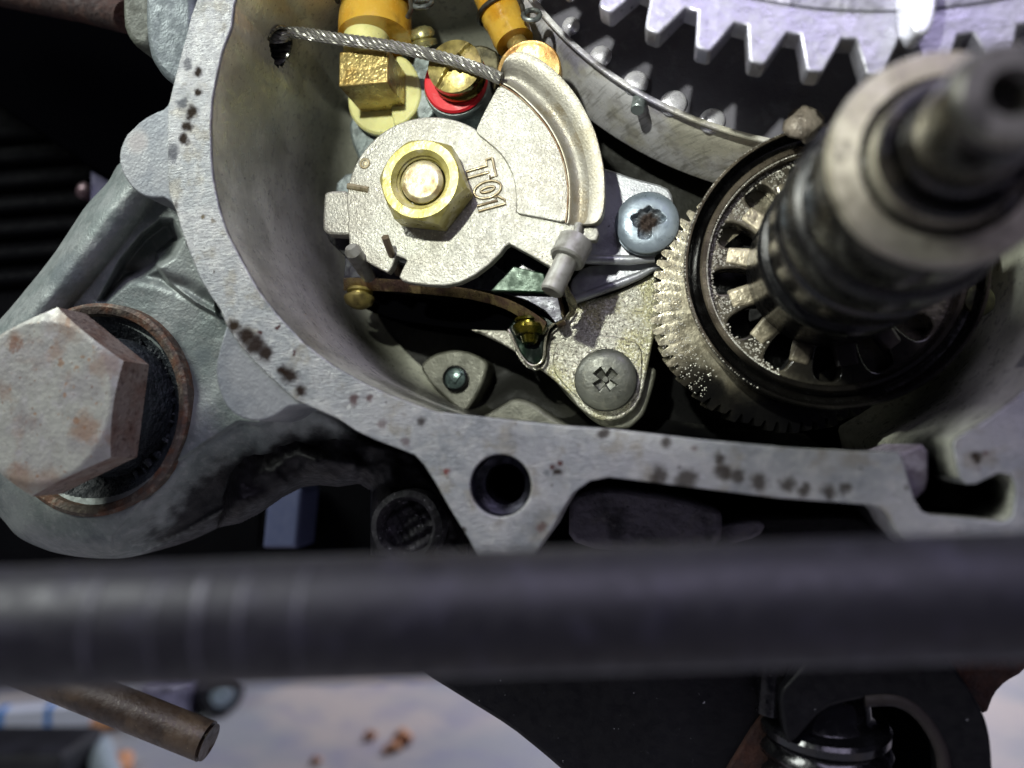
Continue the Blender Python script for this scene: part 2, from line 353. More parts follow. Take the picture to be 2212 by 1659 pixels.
inner = [(505, 10), (500, 57), (480, 110), (467, 167), (458, 217), (455, 267), (456, 333), (460, 383), (473, 447), (490, 500), (517, 553), (559, 628), (599, 680), (655, 740), (720, 790), (784, 826), (840, 852), (895, 873), (940, 889), (1003, 896), (1104, 907), (1223, 920), (1316, 926), (1519, 950), (1721, 968), (1843, 974), (1924, 976)]
slot = [(1942, 977), (1953, 1001), (1964, 1043), (1976, 1080), (1992, 1105), (2012, 1114), (2096, 1121), (2172, 1128), (2188, 1116), (2193, 1077), (2194, 1049), (2183, 1027), (2158, 1022), (2133, 1034), (2108, 1046), (2088, 1046), (2074, 1034), (2068, 1010), (2058, 962), (2064, 947)]
right = [(2138, 903), (2195, 861), (2245, 810), (2330, 690), (2380, 520), (2370, 280), (2270, 20), (2080, -180), (1700, -300), (1200, -300), (700, -210), (540, -90)]
holeloop = inner+slot+right
outer = [(440, -90), (425, 0), (413, 33), (405, 67), (393, 110), (380, 160), (370, 200), (362, 235), (362, 300), (362, 380), (366, 425), (380, 455), (390, 493), (410, 547), (431, 600), (455, 640), (475, 668), (489, 704), (520, 750), (560, 792), (600, 830), (640, 866), (687, 886), (732, 906), (769, 931), (810, 950), (866, 971), (896, 983), (914, 1002), (940, 1042), (974, 1102), (1010, 1160), (1040, 1215), (1090, 1238), (1140, 1215), (1178, 1163), (1193, 1143), (1212, 1106), (1238, 1065), (1275, 1039), (1316, 1031), (1479, 1051), (1681, 1076), (1843, 1088), (1883, 1091), (1904, 1098), (1920, 1115), (1936, 1145), (1975, 1185), (2050, 1215), (2200, 1235), (2400, 1200), (2560, 900), (2580, 500), (2500, 0), (2200, -330), (1700, -450), (1100, -450), (560, -300)]
case = thing('engine_case', "bare aluminium engine case with a stained gasket face round its open bore", 'engine case', U(470, 400, Z0))
bc = U(1081, 1049, Z0); bolt_r = RAD(1081, 1049, 66, Z0)
V, F = slab_mm([PX(outer, Z0), PX(holeloop, Z0), circle(bc, bolt_r, 48)], 8.5, Z0, .18)
mk('gasket_face', V, F, m_flange, case, 30)
m_hole = mat('oily_hole', lin('#3a3a44'), .35, .6, mott=[(.5, lin('#15151a'), .4, .6, .9)], grain=[(1.5, .1)])
V, F = lathe(bc, [(bolt_r*1.02, -.15), (bolt_r*.97, -.5), (bolt_r*.95, -2.2), (bolt_r*.68, -3.2), (bolt_r*.66, -9), (bolt_r*.66, -24)], 56); mk('bolt_hole', V, F, m_hole, case)
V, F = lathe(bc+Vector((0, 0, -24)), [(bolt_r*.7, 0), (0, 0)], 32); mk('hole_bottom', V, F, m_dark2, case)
# ears beside the gasket face, a hair lower
m_ear = mat('ear_aluminium', lin('#9a9d9c'), .5, .4, mott=[(.15, lin('#80868a'), .4, .65, .7)], grain=[(2.5, .07)], rvar=.08, blobs=[(U(293, 305, Z0), RAD(293, 305, 26, Z0), lin('#c9c6bc'), .8)], warp=.15)
ear1 = [(372, 200), (362, 227), (353, 236), (335, 243), (317, 253), (302, 263), (287, 278), (274, 290), (267, 303), (260, 320), (258, 335), (258, 350), (262, 366), (268, 380), (277, 394), (287, 407), (300, 417), (313, 424), (327, 427), (353, 427), (368, 436), (382, 455), (400, 440), (400, 220)]
V, F = slab([ear1], 3, Z0-.35, .25, 0); mk('ear', V, F, m_ear, case, 30)
ear2 = [(489, 704), (481, 730), (474, 755), (468, 780), (466, 800), (468, 822), (473, 843), (481, 864), (491, 880), (506, 894), (523, 903), (541, 908), (559, 909), (575, 906), (591, 900), (604, 892), (615, 884), (625, 878), (640, 876), (665, 878), (700, 870), (640, 800), (560, 730)]
V, F = slab([ear2], 3, Z0-.35, .25, 0); mk('ear', V, F, m_ear, case, 30)
# bore wall, lofted, with the cable hole cut through it
def bw(x, y, z): p = U(x, y, Z0); p.z = z; return p
m_bore = mat('oily_shaded_bore', lin('#dedfce'), .34, .3, mott=[(.06, lin('#8a8a7c'), .42, .64, .7), (.25, lin('#b0afa2'), .5, .7, .4)], grain=[(3, .035), (.25, .06)], spots=[(1.1, .68, lin('#2a2620'), .8)], rvar=.1, lines=((3.0, 3.0, .25), lin('#5a584c'), .5, .75, .35), blobs=[(bw(*a[:3]), a[3], lin(a[4]), a[5]) for a in [(800, 835, 4, 7, '#4a4a3e', .7), (900, 873, 6, 8, '#3a3a31', .8), (1003, 896, 6, 8, '#30302a', .85), (1100, 905, 6, 9, '#2a2a24', .9), (1223, 920, 6, 9, '#24241f', .9), (1400, 935, 6, 12, '#141413', .95), (1600, 955, 4, 14, '#0b0b0c', .97), (1800, 970, 4, 15, '#08080a', .97), (1950, 985, 8, 10, '#0b0b0c', .95), (2020, 1100, 8, 9, '#0b0b0c', .95), (2120, 1120, 8, 9, '#0b0b0c', .95), (2190, 1060, 8, 8, '#0b0b0c', .95), (2080, 1030, 8, 7, '#141414', .9), (2130, 900, 0, 10, '#1c1c1c', .8), (2240, 800, -14, 12, '#1c1e1a', .8), (655, 740, -14, 9, '#55554a', .6), (560, 628, -18, 8, '#55554a', .6), (800, 835, -12, 12, '#24241f', .85), (1000, 895, -12, 14, '#1a1a17', .9), (547, 20, 4, 2, '#4a4028', .6), (1003, 896, -24, 12, '#14140f', .9), (1150, 910, -24, 12, '#121210', .95), (1300, 925, -24, 12, '#0e0e0d', .95), (1450, 945, -22, 12, '#0b0b0c', .97), (900, 873, -24, 10, '#1a1a15', .85), (1600, 955, -20, 14, '#08080a', .97), (1800, 970, -20, 16, '#08080a', .97)]], warp=.8)  # dark blobs paint shade along the bottom and right, besides the oil
full = spline(inner, 6)+[np.array(p) for p in slot]+spline(right, 6)
L2 = np.array([U(p[0], p[1], Z0)[:2] for p in full])
# outward normals (away from the bore centre) keep the wall a hair inside the plate edge
ctr = np.array(U(1400, 400, Z0)[:2])
hp = U(603, 100, 2.0); zs = np.concatenate([np.linspace(Z0-.3, 8, 12), np.linspace(7.6, -6, 36), np.linspace(-7, -22, 12), [-24, -25.3, -26]])
step = [0]; dense = []
for i in range(len(L2)):
    a, b = L2[i], L2[(i+1) % len(L2)]; n = max(1, int(np.linalg.norm(b-a)/.55))
    for k in range(n): dense.append(a+(b-a)*k/n)
dense = np.array(dense); nrm = (ctr-dense); nrm /= np.linalg.norm(nrm, axis=1)[:, None]
V = []; F = []; n = len(dense)
for z in zs:
    k = .12+(3.2*((-20-z)/6)**2 if z < -20 else 0); P_ = dense+nrm*k
    V += [(x, y, z) for x, y in P_]
# locate the hole on the wall
ray = np.array(U(603, 100, 2.0)); best = None
for i in range(n):
    for j, z in enumerate(zs):
        v = np.array(V[j*n+i]); d = v-np.array([0, 0, D]); d = QN.T@d; sx = CX+FPX*d[0]/-d[2]; sy = CY-FPX*d[1]/-d[2]
        e = (sx-603)**2+(sy-100)**2
        if v[0] < 0 and v[1] > 0 and (best is None or e < best[0]): best = (e, i, j)
hc = np.array(V[best[2]*n+best[1]]); hi = best[1]; hn = np.array([*nrm[hi], 0.0]); HR = 3.0
for j in range(len(zs)-1):
    for i in range(n):
        q_ = [j*n+i, j*n+(i+1) % n, (j+1)*n+(i+1) % n, (j+1)*n+i]
        c_ = sum(np.array(V[k]) for k in q_)/4
        if np.linalg.norm(c_-hc) < HR and c_[2] < 8: continue
        F.append(q_)
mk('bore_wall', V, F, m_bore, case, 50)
m_thr = mat('bright_thread', lin('#8a8a86'), .3, .7, lines=((.3, .3, 3), lin('#222222'), .45, .55, .8))
V, F = lathe(hc, [(HR+.45, .02), (HR+.30, .12), (HR-.1, .10), (HR-.25, -.3)]+[(HR-.3-.12*(k % 2), -.5-.4*k) for k in range(12)]+[(0, -5.6)], 40, hn)
mk('cable_port', V, F, m_thr, case, 60)
# outer side of the case wall
OL = np.array([U(p[0], p[1], 8.6)[:2] for p in spline(outer, 3, True)]); V = []; F = []; n = len(OL); oc = OL.mean(0)
for z, k in ((8.8, .6), (4, 1.2), (-14, 2.5), (-40, 4)):
    dd = oc-OL; dd = dd/np.linalg.norm(dd, axis=1)[:, None]; V += [(x, y, z) for x, y in OL+dd*k]
for j in range(3):
    for i in range(n): F.append([j*n+i, j*n+(i+1) % n, (j+1)*n+(i+1) % n, (j+1)*n+i])
m_oil = mat('oil_black_casting', lin('#0d0c0e'), .55, .1, spec=.3, mott=[(.2, lin('#1c1a1e'), .45, .7, .7)], grain=[(1.2, .12)], spots=[(1.3, .74, lin('#4c4c52'), .5)])
mk('outer_wall', V, F, m_oil, case, 50)
# cavity floor
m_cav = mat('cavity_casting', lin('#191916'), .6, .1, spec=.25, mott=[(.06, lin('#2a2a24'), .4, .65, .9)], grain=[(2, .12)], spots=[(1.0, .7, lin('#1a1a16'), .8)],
    blobs=[(U(1700, 900, -26), 28, lin('#0c0c0e'), .95), (U(1900, 800, -26), 34, lin('#050506'), .98), (U(1500, 840, -26), 9, lin('#141414'), .9)])  # black blobs put the drum's shadow into the floor colour
X, Y = np.meshgrid(np.linspace(-75, 110, 150), np.linspace(-45, 110, 126))
d1 = sdseg(X, Y, [U(700, 560, -26)[:2], U(820, 790, -26)[:2], U(1000, 930, -26)[:2]])
d2 = sdseg(X, Y, [U(1030, 905, -26)[:2], U(1120, 850, -26)[:2], U(1240, 920, -26)[:2]])
Zc = -27+3*np.exp(-(d2/3)**2)+vnoise(X, Y, 6, 3)*1.2
ny, nx = X.shape; V = np.stack([X, Y, Zc], -1).reshape(-1, 3).tolist(); cin = sdpoly(X, Y, dense[::4]) > -2.5; F = [[j*nx+i, j*nx+i+1, (j+1)*nx+i+1, (j+1)*nx+i] for j in range(ny-1) for i in range(nx-1) if cin[j, i]]
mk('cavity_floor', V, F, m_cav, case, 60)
m_pad = mat('pad_casting', lin('#6a6a5e'), .45, .3, mott=[(.3, lin('#48483e'), .4, .65, .8)], grain=[(2, .08)])
leaf = [(905, 792), (925, 772), (948, 761), (985, 755), (1020, 762), (1056, 782), (1046, 822), (1030, 855), (1003, 896), (965, 862), (930, 830)]
V, F = slab([leaf], -27, -20, .5, 2); mk('screw_pad', V, F, m_pad, case)
V, F = slab([[(1030, 905), (1075, 880), (1110, 858), (1150, 868), (1200, 905), (1290, 950), (1300, 1000), (1020, 1000)]], -27, -17, .8, 2); mk('case_rib', V, F, m_pad, case)
# flow-casting grain wall on the right, above the slot: block behind the slot opening
m_slot = mat('slot_wall', lin('#8c8690'), .5, .3, mott=[(.4, lin('#5f5560'), .4, .6, .8)], grain=[(1.5, .15)])
V, F = slab([[(1924, 980), (1945, 978), (2005, 955), (2008, 1052), (1975, 1084), (1945, 1080)]], -4, 12, .4, 1); mk('slot_wall', V, F, m_slot, case)
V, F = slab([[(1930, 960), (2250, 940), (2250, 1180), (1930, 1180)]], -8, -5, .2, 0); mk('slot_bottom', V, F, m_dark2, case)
# upper-left bosses
m_cast = mat('grey_casting', lin('#7e8686'), .55, .35, mott=[(.12, lin('#5f6868'), .4, .65, .8), (1, lin('#8f9696'), .5, .7, .5)], grain=[(2.2, .12), (.4, .15)])
cc = U(415, 90, 8); V, F = lathe(cc, [(0, 0), (6.4, 0), (7.0, -.5), (7.2, -1.4), (7.3, -24)], 72); mk('boss', V, F, m_cast, case)
V, F = slab([[(312, -80), (420, -80), (420, 187), (400, 190), (372, 180), (345, 160), (322, 125), (313, 85), (310, 40)]], -14, 9, 1.2, 1); mk('boss_side', V, F, m_cast, case)
m_lichen = mat('green_grey_casting', lin('#6c7063'), .65, .2, mott=[(.4, lin('#4b4d3f'), .4, .65, .8)], grain=[(2, .2)])
V, F = slab([[(262, -60), (330, -60), (330, 102), (290, 98), (272, 75), (263, 50)]], -16, 4, 1.0, 1)
tag(mk('pipe_flange', V, F, m_lichen), "weathered green grey flange between the rusty pipe and the silver boss", 'flange')
# mounting lug: cast surface
sil = [(-140, 800), (-60, 745), (0, 690), (60, 620), (113, 553), (150, 498), (187, 443), (233, 393), (262, 350), (330, 330), (420, 400), (520, 620), (660, 800), (760, 900), (800, 960), (730, 1010), (659, 1040), (599, 1068), (540, 1104), (479, 1136), (420, 1164), (360, 1184), (280, 1204), (230, 1207), (180, 1204), (140, 1198), (100, 1188), (40, 1160), (0, 1116), (-60, 1060), (-140, 1000)]
xs = np.linspace(-140, 800, 380); ys = np.linspace(330, 1210, 356); X, Y = np.meshgrid(xs, ys)
sil = [tuple(p) for p in spline(sil, 4, True)]; sd = sdpoly(X, Y, sil); BC = (200, 883); R = np.hypot(X-BC[0], Y-BC[1])
Z = np.full(X.shape, 8.5)
rib = sdseg(X, Y, [(-80, 745), (40, 690), (150, 560), (262, 418), (330, 330)]); Z += 3.2*np.clip(1-(rib/70)**2, 0, 1)**.8
pocket = sst(sdpoly(X, Y, [(205, 655), (255, 560), (300, 505), (345, 470), (375, 470), (400, 520), (380, 560), (330, 590), (285, 610), (230, 660)]), 0, 22); Z -= 4.2*pocket
Z += 1.7*sst(sdpoly(X, Y, [(332, 572), (336, 545), (372, 515), (405, 512), (470, 640), (475, 690), (420, 660), (360, 615)]), 0, 9)
vall = sdseg(X, Y, [(280, 590), (340, 600), (400, 622), (465, 662)]); Z -= 1.2*np.exp(-(vall/14)**2)
low = sdpoly(X, Y, [(240, 1160), (330, 1050), (371, 1000), (440, 955), (515, 908), (560, 912), (620, 884), (700, 880), (900, 900), (900, 1300), (240, 1300)])
Z -= 7.5*sst(low, 0, 130)*1.0+.6*sst(low, 0, 6)
ridge = sdseg(X, Y, [(300, 1196), (380, 1158), (470, 1108), (560, 1060)]); Z += .9*np.exp(-(ridge/7)**2)
ringz = np.exp(-((R-232)/34)**2); Z += 1.5*ringz*sst(Y-X*.2, 700, 900)
Z = np.where(R < 214, np.minimum(Z, 9.6), Z)
rad = 55.0; e = np.clip(sd/rad, 0, 1); Z -= 9*(1-np.sqrt(np.clip(1-(1-e)**2, 0, 1)))
Z += vnoise(X, Y, 34, 1)*.22+vnoise(X, Y, 9, 2)*.04
gy_, gx_ = np.gradient(sd, ys, xs); Xs = np.where(sd < 0, X-sd*gx_, X); Ys = np.where(sd < 0, Y-sd*gy_, Y); rr3 = np.maximum(R, 1); V = Un(Xs, Ys, Z).reshape(-1, 3); ny, nx = X.shape
keep = ((sd > -3) & (R > 192)).ravel(); F = []
for j in range(ny-1):
    for i in range(nx-1):
        q_ = [j*nx+i, (j+1)*nx+i, (j+1)*nx+i+1, j*nx+i+1]
        if all(keep[k] for k in q_): F.append(q_)
used = np.zeros(len(V), bool); used[np.unique(np.array(F))] = True; idx = np.cumsum(used)-1
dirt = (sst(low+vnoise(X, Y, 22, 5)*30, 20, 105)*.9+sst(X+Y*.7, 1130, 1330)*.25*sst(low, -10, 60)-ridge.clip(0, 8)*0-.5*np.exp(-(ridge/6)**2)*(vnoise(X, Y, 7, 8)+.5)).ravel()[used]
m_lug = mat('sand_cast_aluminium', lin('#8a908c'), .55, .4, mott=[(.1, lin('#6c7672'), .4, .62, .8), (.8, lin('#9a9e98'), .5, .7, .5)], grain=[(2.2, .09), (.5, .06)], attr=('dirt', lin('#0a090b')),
    blobs=[(U(433, 768, 9), 1.9, lin('#6d7674'), .8), (U(150, 590, 10), 4, lin('#5c6668'), .5), (U(200, 655, 10), 2.5, lin('#4c5658'), .6), (U(205, 1140, 8), 2.5, lin('#555e60'), .6), (U(480, 700, 9), 1.2, lin('#444b4a'), .8)])
lug = mk('mounting_lug', V[used].tolist(), [[int(idx[k]) for k in f] for f in F], m_lug, case, 60)
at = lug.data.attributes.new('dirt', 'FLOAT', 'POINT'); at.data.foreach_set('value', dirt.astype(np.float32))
# small casting features above the lug
# ------------------------------------------------------------------ bushing and mounting bolt
bt = thing('rubber_bushing', "black cracked rubber bushing in a rusty steel ring round the big bolt", 'bushing', U(200, 883, 8))
rc = U(200, 883, 10); r0 = RAD(200, 883, 199, 10)
m_ring = mat('rusty_steel_ring', lin('#554c42'), .7, .3, mott=[(.35, lin('#6c4a34'), .42, .62, .9), (.8, lin('#8d8674'), .5, .7, .7)], grain=[(1.5, .25)])
V, F = lathe(rc, [(r0*1.03, -2), (r0*1.02, .2), (r0*.985, .5), (r0*.95, .35), (r0*.92, .1), (r0*.90, -1.2), (r0*.89, -9)], 120, wob=.003); mk('steel_ring', V, F, m_ring, bt)
m_rub = mat('cracked_rubber', lin('#1b2226'), .6, 0, mott=[(.2, lin('#333b3e'), .45, .65, .8)], grain=[(.8, .9), (3, .15)], rvar=.2)
rubp = [(r0*.91, -1.0), (r0*.82, -1.8), (r0*.74, -3.0), (r0*.66, -3.8), (r0*.60, -3.2), (r0*.5, -3.4), (r0*.2, -4), (0, -4)]
V, F = lathe(rc, rubp, 120, wob=.006); mk('rubber', V, F, m_rub, bt)
for k in range(16):
    a = math.radians(-62+k*8.2+random.uniform(-3, 3)); ra, rb = r0*random.uniform(.60, .68), r0*random.uniform(.74, .82); w_ = random.uniform(.3, .7)
    z1 = rc.z-random.uniform(2.2, 3.0); P0 = rc+Vector((ra*math.cos(a), ra*math.sin(a), 0)); P1 = rc+Vector((rb*math.cos(a+.05), rb*math.sin(a+.05), 0))
    V, F = tube([(P0.x, P0.y, z1-.9), ((P0.x+P1.x)/2+.3, (P0.y+P1.y)/2+.2, z1-.2), (P1.x, P1.y, z1)], [w_, w_*1.2, w_*.5], 7); mk('rubber_crumb', V, F, m_rub, bt)
hcn = U(84, 866, 22); HRd = RAD(84, 866, 180, 22)
m_btop = mat('weathered_zinc', lin('#a6a79c'), .5, .25, mott=[(.22, lin('#8a6f5a'), .54, .74, .75), (.2, lin('#8f8c8a'), .4, .65, .6), (.5, lin('#b0aeac'), .5, .7, .5)], grain=[(1.5, .10), (.3, .06)], spots=[(2.0, .66, lin('#7c6656'), .6), (.42, .66, lin('#94704e'), .7), (1.2, .66, lin('#7a5640'), .6)],
    blobs=[(U(35, 745, 22), 1.0, lin('#7a5640'), .7), (U(120, 760, 22), 1.6, lin('#8a6c50'), .5), (U(185, 925, 22), 2.4, lin('#86664c'), .65), (U(150, 695, 22), 3.4, lin('#86705c'), .6), (U(40, 1035, 22), 2.6, lin('#806044'), .6), (U(100, 1040, 22), 3, lin('#80624a'), .5), (U(225, 790, 22), 2.5, lin('#8a7460'), .5)], warp=1.0)
m_bside = mat('rusty_bolt_side', lin('#8c8074'), .6, .25, mott=[(.3, lin('#745848'), .4, .65, .7), (1, lin('#4a322c'), .5, .7, .7)], grain=[(1.5, .2)])
mb = thing('mounting_bolt', "large hex bolt with pale rust-spotted face and brown rusty flanks", 'bolt', hcn)
a0 = math.radians(-35.5)
V, F = hexhead(hcn, HRd, a0, 15.6, 22, chz=1.9, seg=120, dome=.15)
fm = []
Va = np.array(V)
for f in F:
    zc = Va[f][:, 2]; fm.append(1 if zc.min() < 20 else 0)
mk('hex_head', V, F, None, mb, 30, mats=[m_btop, m_bside], fm=fm)
V, F = lathe(Vector((hcn.x, hcn.y, 0)), [(HRd*.80, 15.7), (HRd*.78, 12.6), (HRd*.80, 8), (HRd*.8, 5)], 60); mk('bolt_flange', V, F, m_rub, mb)
# ------------------------------------------------------------------ oil pump under the lever
m_zinc = mat('pump_casting', lin('#8d9594'), .38, .55, mott=[(.3, lin('#6f7a7a'), .4, .65, .6)], grain=[(1.5, .06)], spots=[(2, .7, lin('#2a2a26'), .7)])
pump = thing('oil_pump', "cast grey oil pump body with bosses under the control lever", 'pump', U(900, 400, -20))
V, F = slab([[(752, 262), (756, 300), (772, 340), (800, 400), (790, 560), (830, 600), (1150, 600), (1180, 520), (1110, 300), (1075, 200), (1062, 140), (1030, 108), (960, 98), (890, 104), (868, 150), (790, 200)]], -24, -12, .6, 2); mk('pump_body', V, F, m_zinc, pump)
V, F = slab([[(890, 112), (935, 100), (940, 240), (918, 265), (898, 250)]], -14, -8.0, .3, 1); mk('pump_rib', V, F, m_zinc, pump)
V, F = lathe(U(985, 182, -4.6), [(RAD(985, 182, 30, -4.6), 0), (RAD(985, 182, 67, -4.6), 0), (RAD(985, 182, 70, -4.6), -.4), (RAD(985, 182, 70, -4.6), -10)], 64); mk('outlet_boss', V, F, m_zinc, pump)
V, F = lathe(U(925, 425, -2.2), [(0, 0), (11.2, 0), (11.6, -.4), (11.8, -14)], 80); mk('lever_boss', V, F, m_zinc, pump)
V, F = slab([[(720, 400), (752, 370), (800, 380), (800, 560), (752, 600), (742, 560), (740, 470)]], -13, -9, .4, 1); mk('pump_ear', V, F, m_zinc, pump)
m_brz = mat('bronze_plate', lin('#b09c6c'), .3, .75, mott=[(.35, lin('#7a5c58'), .4, .6, .8), (.2, lin('#4a4030'), .5, .68, .8)], grain=[(2, .05)], lines=((6, .3, .3), lin('#3a3020'), .55, .7, .6))
m_pface = mat('plate_face', lin('#36353c'), .35, .6, mott=[(.4, lin('#5b5d60'), .5, .66, .7)], grain=[(2, .04)])
pl = [(742, 604), (770, 600), (840, 603), (905, 610), (960, 616), (1030, 624), (1090, 634), (1140, 650), (1178, 672), (1200, 698), (1216, 690), (1205, 640), (1180, 560), (1000, 400), (800, 420), (760, 500), (745, 560)]
V, F = slab([pl], -17.5, -7.2, .15, 0)
fm = [1 if all(abs(V[k][2]+7.2) < .2 for k in f) else 0 for f in F]; mk('cover_plate', V, F, None, pump, 30, mats=[m_brz, m_pface], fm=fm)
m_blkm = mat('black_oily_metal', lin('#0d0d0e'), .35, .3, mott=[(.3, lin('#1b1a18'), .5, .7, .7)])
V, F = slab([[(745, 615), (1195, 690), (1190, 718), (1110, 716), (1040, 714), (950, 706), (850, 690), (775, 662)]], -24, -12.6, .2, 1); mk('pump_shade', V, F, m_dark2, pump)  # black slab standing in for the shadow below the pump body
tp = [(742,604),(773,603),(859,607),(901,612),(946,618),(1007,626),(1068,640),(1110,655),(1149,676),(1180,698)]
bt_ = [(742,628),(773,627),(859,630),(901,634),(946,638),(1007,645),(1068,659),(1108,676),(1143,700),(1170,722)]
tp, bt_ = spline(tp, 5), spline(bt_, 5); V = []; F = []
for (x, y), (x2, y2) in zip(tp, bt_): V += [tuple(U(x, y-3, -7.15)), tuple(U(x, y, -7.3)), tuple(U(x2, y2, -9.2)), tuple(U(x2, y2-3, -11))]
for i in range(len(tp)-1):
    for j in range(3): F.append([i*4+j, i*4+j+1, i*4+j+5, i*4+j+4])
mk('plate_edge', V, F, m_brz, pump, 40)
m_brass_d = mat('dull_brass', lin('#ab9c5c'), .38, .6, mott=[(.4, lin('#5c5030'), .4, .65, .8)], grain=[(1, .04)])
t = thing('brass_rivet', "round brass screw head under the left end of the bronze cover plate", 'screw', U(778, 640, -9))
V, F = lathe(U(778, 626, -10), [(0, 0), (2.2, 0), (2.3, .5), (1.7, .7), (1.7, 1.1), (2.6, 1.3), (2.7, 1.8), (2.3, 2.6), (1.3, 3.3), (0, 3.5)], 40, (0, -1, .15)); mk('screw_head', V, F, m_brass_d, t)
# green glossy plate and dark recess right under the lever
m_green = mat('green_glossy_metal', lin('#11301a'), .4, .3, mott=[(.12, lin('#5f6f62'), .45, .6, .7)], grain=[(2, .05)])
V, F = slab([[(1060, 628), (1106, 574), (1175, 590), (1185, 632), (1120, 630)]], -9, -5.6, .2, 0); mk('green_plate', V, F, m_green, pump)
V, F = slab([[(1050, 560), (1100, 520), (1200, 565), (1220, 640), (1100, 600)]], -9, -7.0, .2, 0); mk('dark_plate', V, F, m_blkm, pump)
# dark green glossy shell with a brass bung
sh = thing('green_shell', "dark green glossy spring cup with a bright wire rim beside the bronze plate", 'cup', U(1140, 740, -14))
rim = spline([(1240, 662), (1221, 687), (1200, 697), (1183, 714), (1177, 744), (1176, 762), (1173, 776), (1166, 785), (1152, 790), (1138, 783), (1123, 764), (1113, 742), (1105, 724), (1098, 712)], 6)
V, F = tube([U(x, y, -10.5) for x, y in rim], .22, 8); mk('wire_rim', V, F, mat('bright_wire', lin('#b8b4a0'), .25, .8), sh)
V, F = slab([[(1098, 706), (1105, 724), (1113, 742), (1123, 764), (1138, 783), (1152, 790), (1166, 785), (1173, 776), (1176, 762), (1177, 744), (1183, 714), (1200, 697), (1180, 680), (1110, 690)]], -13.5, -11.0, .4, 0); mk('cup', V, F, mat('dark_green_gloss', lin('#0c1a12'), .12, .5, mott=[(.3, lin('#14361f'), .5, .7, .7)], coat=.6), sh)
V, F = lathe(U(1145, 690, -10.2), [(0, 0), (2.6, 0), (2.7, .5), (2.2, .7), (2.2, 1.0), (2.9, 1.2), (3.0, 1.8), (2.4, 2.8), (1.6, 3.0), (1.2, 4.2), (0, 4.4)], 40, (0, -1, .12)); mk('brass_bung', V, F, mat('green_brass', lin('#6e6420'), .2, .85, mott=[(.3, lin('#1a2a12'), .42, .6, .8)]), sh)
V, F = tube([U(x, y, z) for x, y, z in [(1221, 615, -3), (1226, 632, -4), (1234, 648, -5.5), (1238, 661, -7), (1236, 676, -8.5), (1226, 688, -9.5)]], [.35, .5, .75, .75, .5, .3], 10); mk('spring_end', V, F, mat('spring_steel', lin('#8e8a74'), .3, .7), sh)
# ------------------------------------------------------------------ brackets and pan screws
m_plate = mat('sparkling_zinc_plate', lin('#a8a698'), .34, .6, mott=[(.12, lin('#a09a5c'), .48, .62, .5), (2.4, lin('#e4e2d4'), .52, .6, .7), (2.2, lin('#57524a'), .54, .62, .8)], grain=[(3.2, .22), (1.2, .08)], spots=[(.9, .685, lin('#2a241c'), .9)], rvar=.06)
lp = thing('lower_bracket', "bright grainy pump bracket plate running down to the intact cross-head screw", 'bracket', U(1300, 760, -13))
ol = [(1236, 662), (1262, 650), (1320, 636), (1366, 615), (1412, 590), (1418, 604), (1421, 640), (1420, 690), (1410, 740), (1398, 800), (1388, 850), (1372, 882), (1345, 902), (1312, 910), (1280, 902), (1250, 880), (1228, 850), (1190, 815), (1150, 786), (1090, 745), (1035, 719), (1010, 710), (1060, 712), (1098, 712), (1105, 728), (1113, 746), (1123, 768), (1138, 788), (1152, 795), (1168, 790), (1178, 778), (1180, 744), (1186, 714), (1221, 692)]
V, F = slab([ol], -14.5, -12.6, .35, 1); mk('plate', V, F, m_plate, lp)
V, F = slab([[(1200, 735), (1245, 722), (1330, 725), (1390, 745), (1384, 850), (1350, 885), (1290, 890), (1240, 855), (1190, 800)]], -13.5, -12.3, .25, 2); mk('pressed_pad', V, F, m_plate, lp)
V, F = slab([[(1180, 800), (1230, 862), (1285, 915), (1330, 930), (1362, 925), (1392, 895), (1408, 845), (1420, 800), (1405, 790), (1300, 800)]], -19, -15, .5, 2)
tag(mk('plate_seat', V, F, m_pad), "grey cast seat under the lower bracket plate", 'seat')
ub = thing('upper_bracket', "smooth bright bracket strap with two folds under the damaged screw", 'bracket', U(1370, 490, -10))
m_strap = mat('strap_metal', lin('#a9abb0'), .36, .45, mott=[(.2, lin('#6a6874'), .45, .62, .6)], grain=[(2.5, .05)], rvar=.08, spots=[(1.2, .7, lin('#2a2a2a'), .7)])
V, F = slab([[(1255, 470), (1296, 360), (1330, 370), (1365, 383), (1440, 402), (1455, 425), (1452, 480), (1425, 500), (1415, 562), (1330, 566), (1262, 555)]], -11, -9.2, .4, 1); mk('strap', V, F, m_strap, ub)
V, F = tube([U(x, y, -9.4) for x, y in [(1240, 560), (1300, 561), (1360, 562), (1414, 558)]], [.7, .85, .85, .7], 14); mk('fold', V, F, m_strap, ub)
V, F = slab([[(1230, 610), (1260, 575), (1330, 570), (1420, 566), (1415, 580), (1330, 612), (1235, 645)]], -12.4, -11.3, .3, 1); mk('step', V, F, m_strap, ub)
V, F = tube([U(x, y, -11.4) for x, y in [(1235, 650), (1290, 630), (1340, 612), (1380, 596), (1425, 572)]], [.7, .8, .8, .7, .5], 14); mk('fold', V, F, m_strap, ub)
m_blue = mat('blue_zinc', lin('#97a3ad'), .38, .45, mott=[(.2, lin('#6d7a88'), .4, .65, .6)], grain=[(1.5, .04)], blobs=[(U(1400, 480, -6.5), 2.5, lin('#3e3026'), .95)], warp=.3)
m_gzn = mat('grey_zinc', lin('#5a5b54'), .42, .4, mott=[(.3, lin('#44453e'), .4, .65, .7), (1, lin('#68675c'), .5, .7, .5)], grain=[(2, .06)], spots=[(1.2, .66, lin('#33332e'), .6)])
rr_ = np.random.default_rng(3)
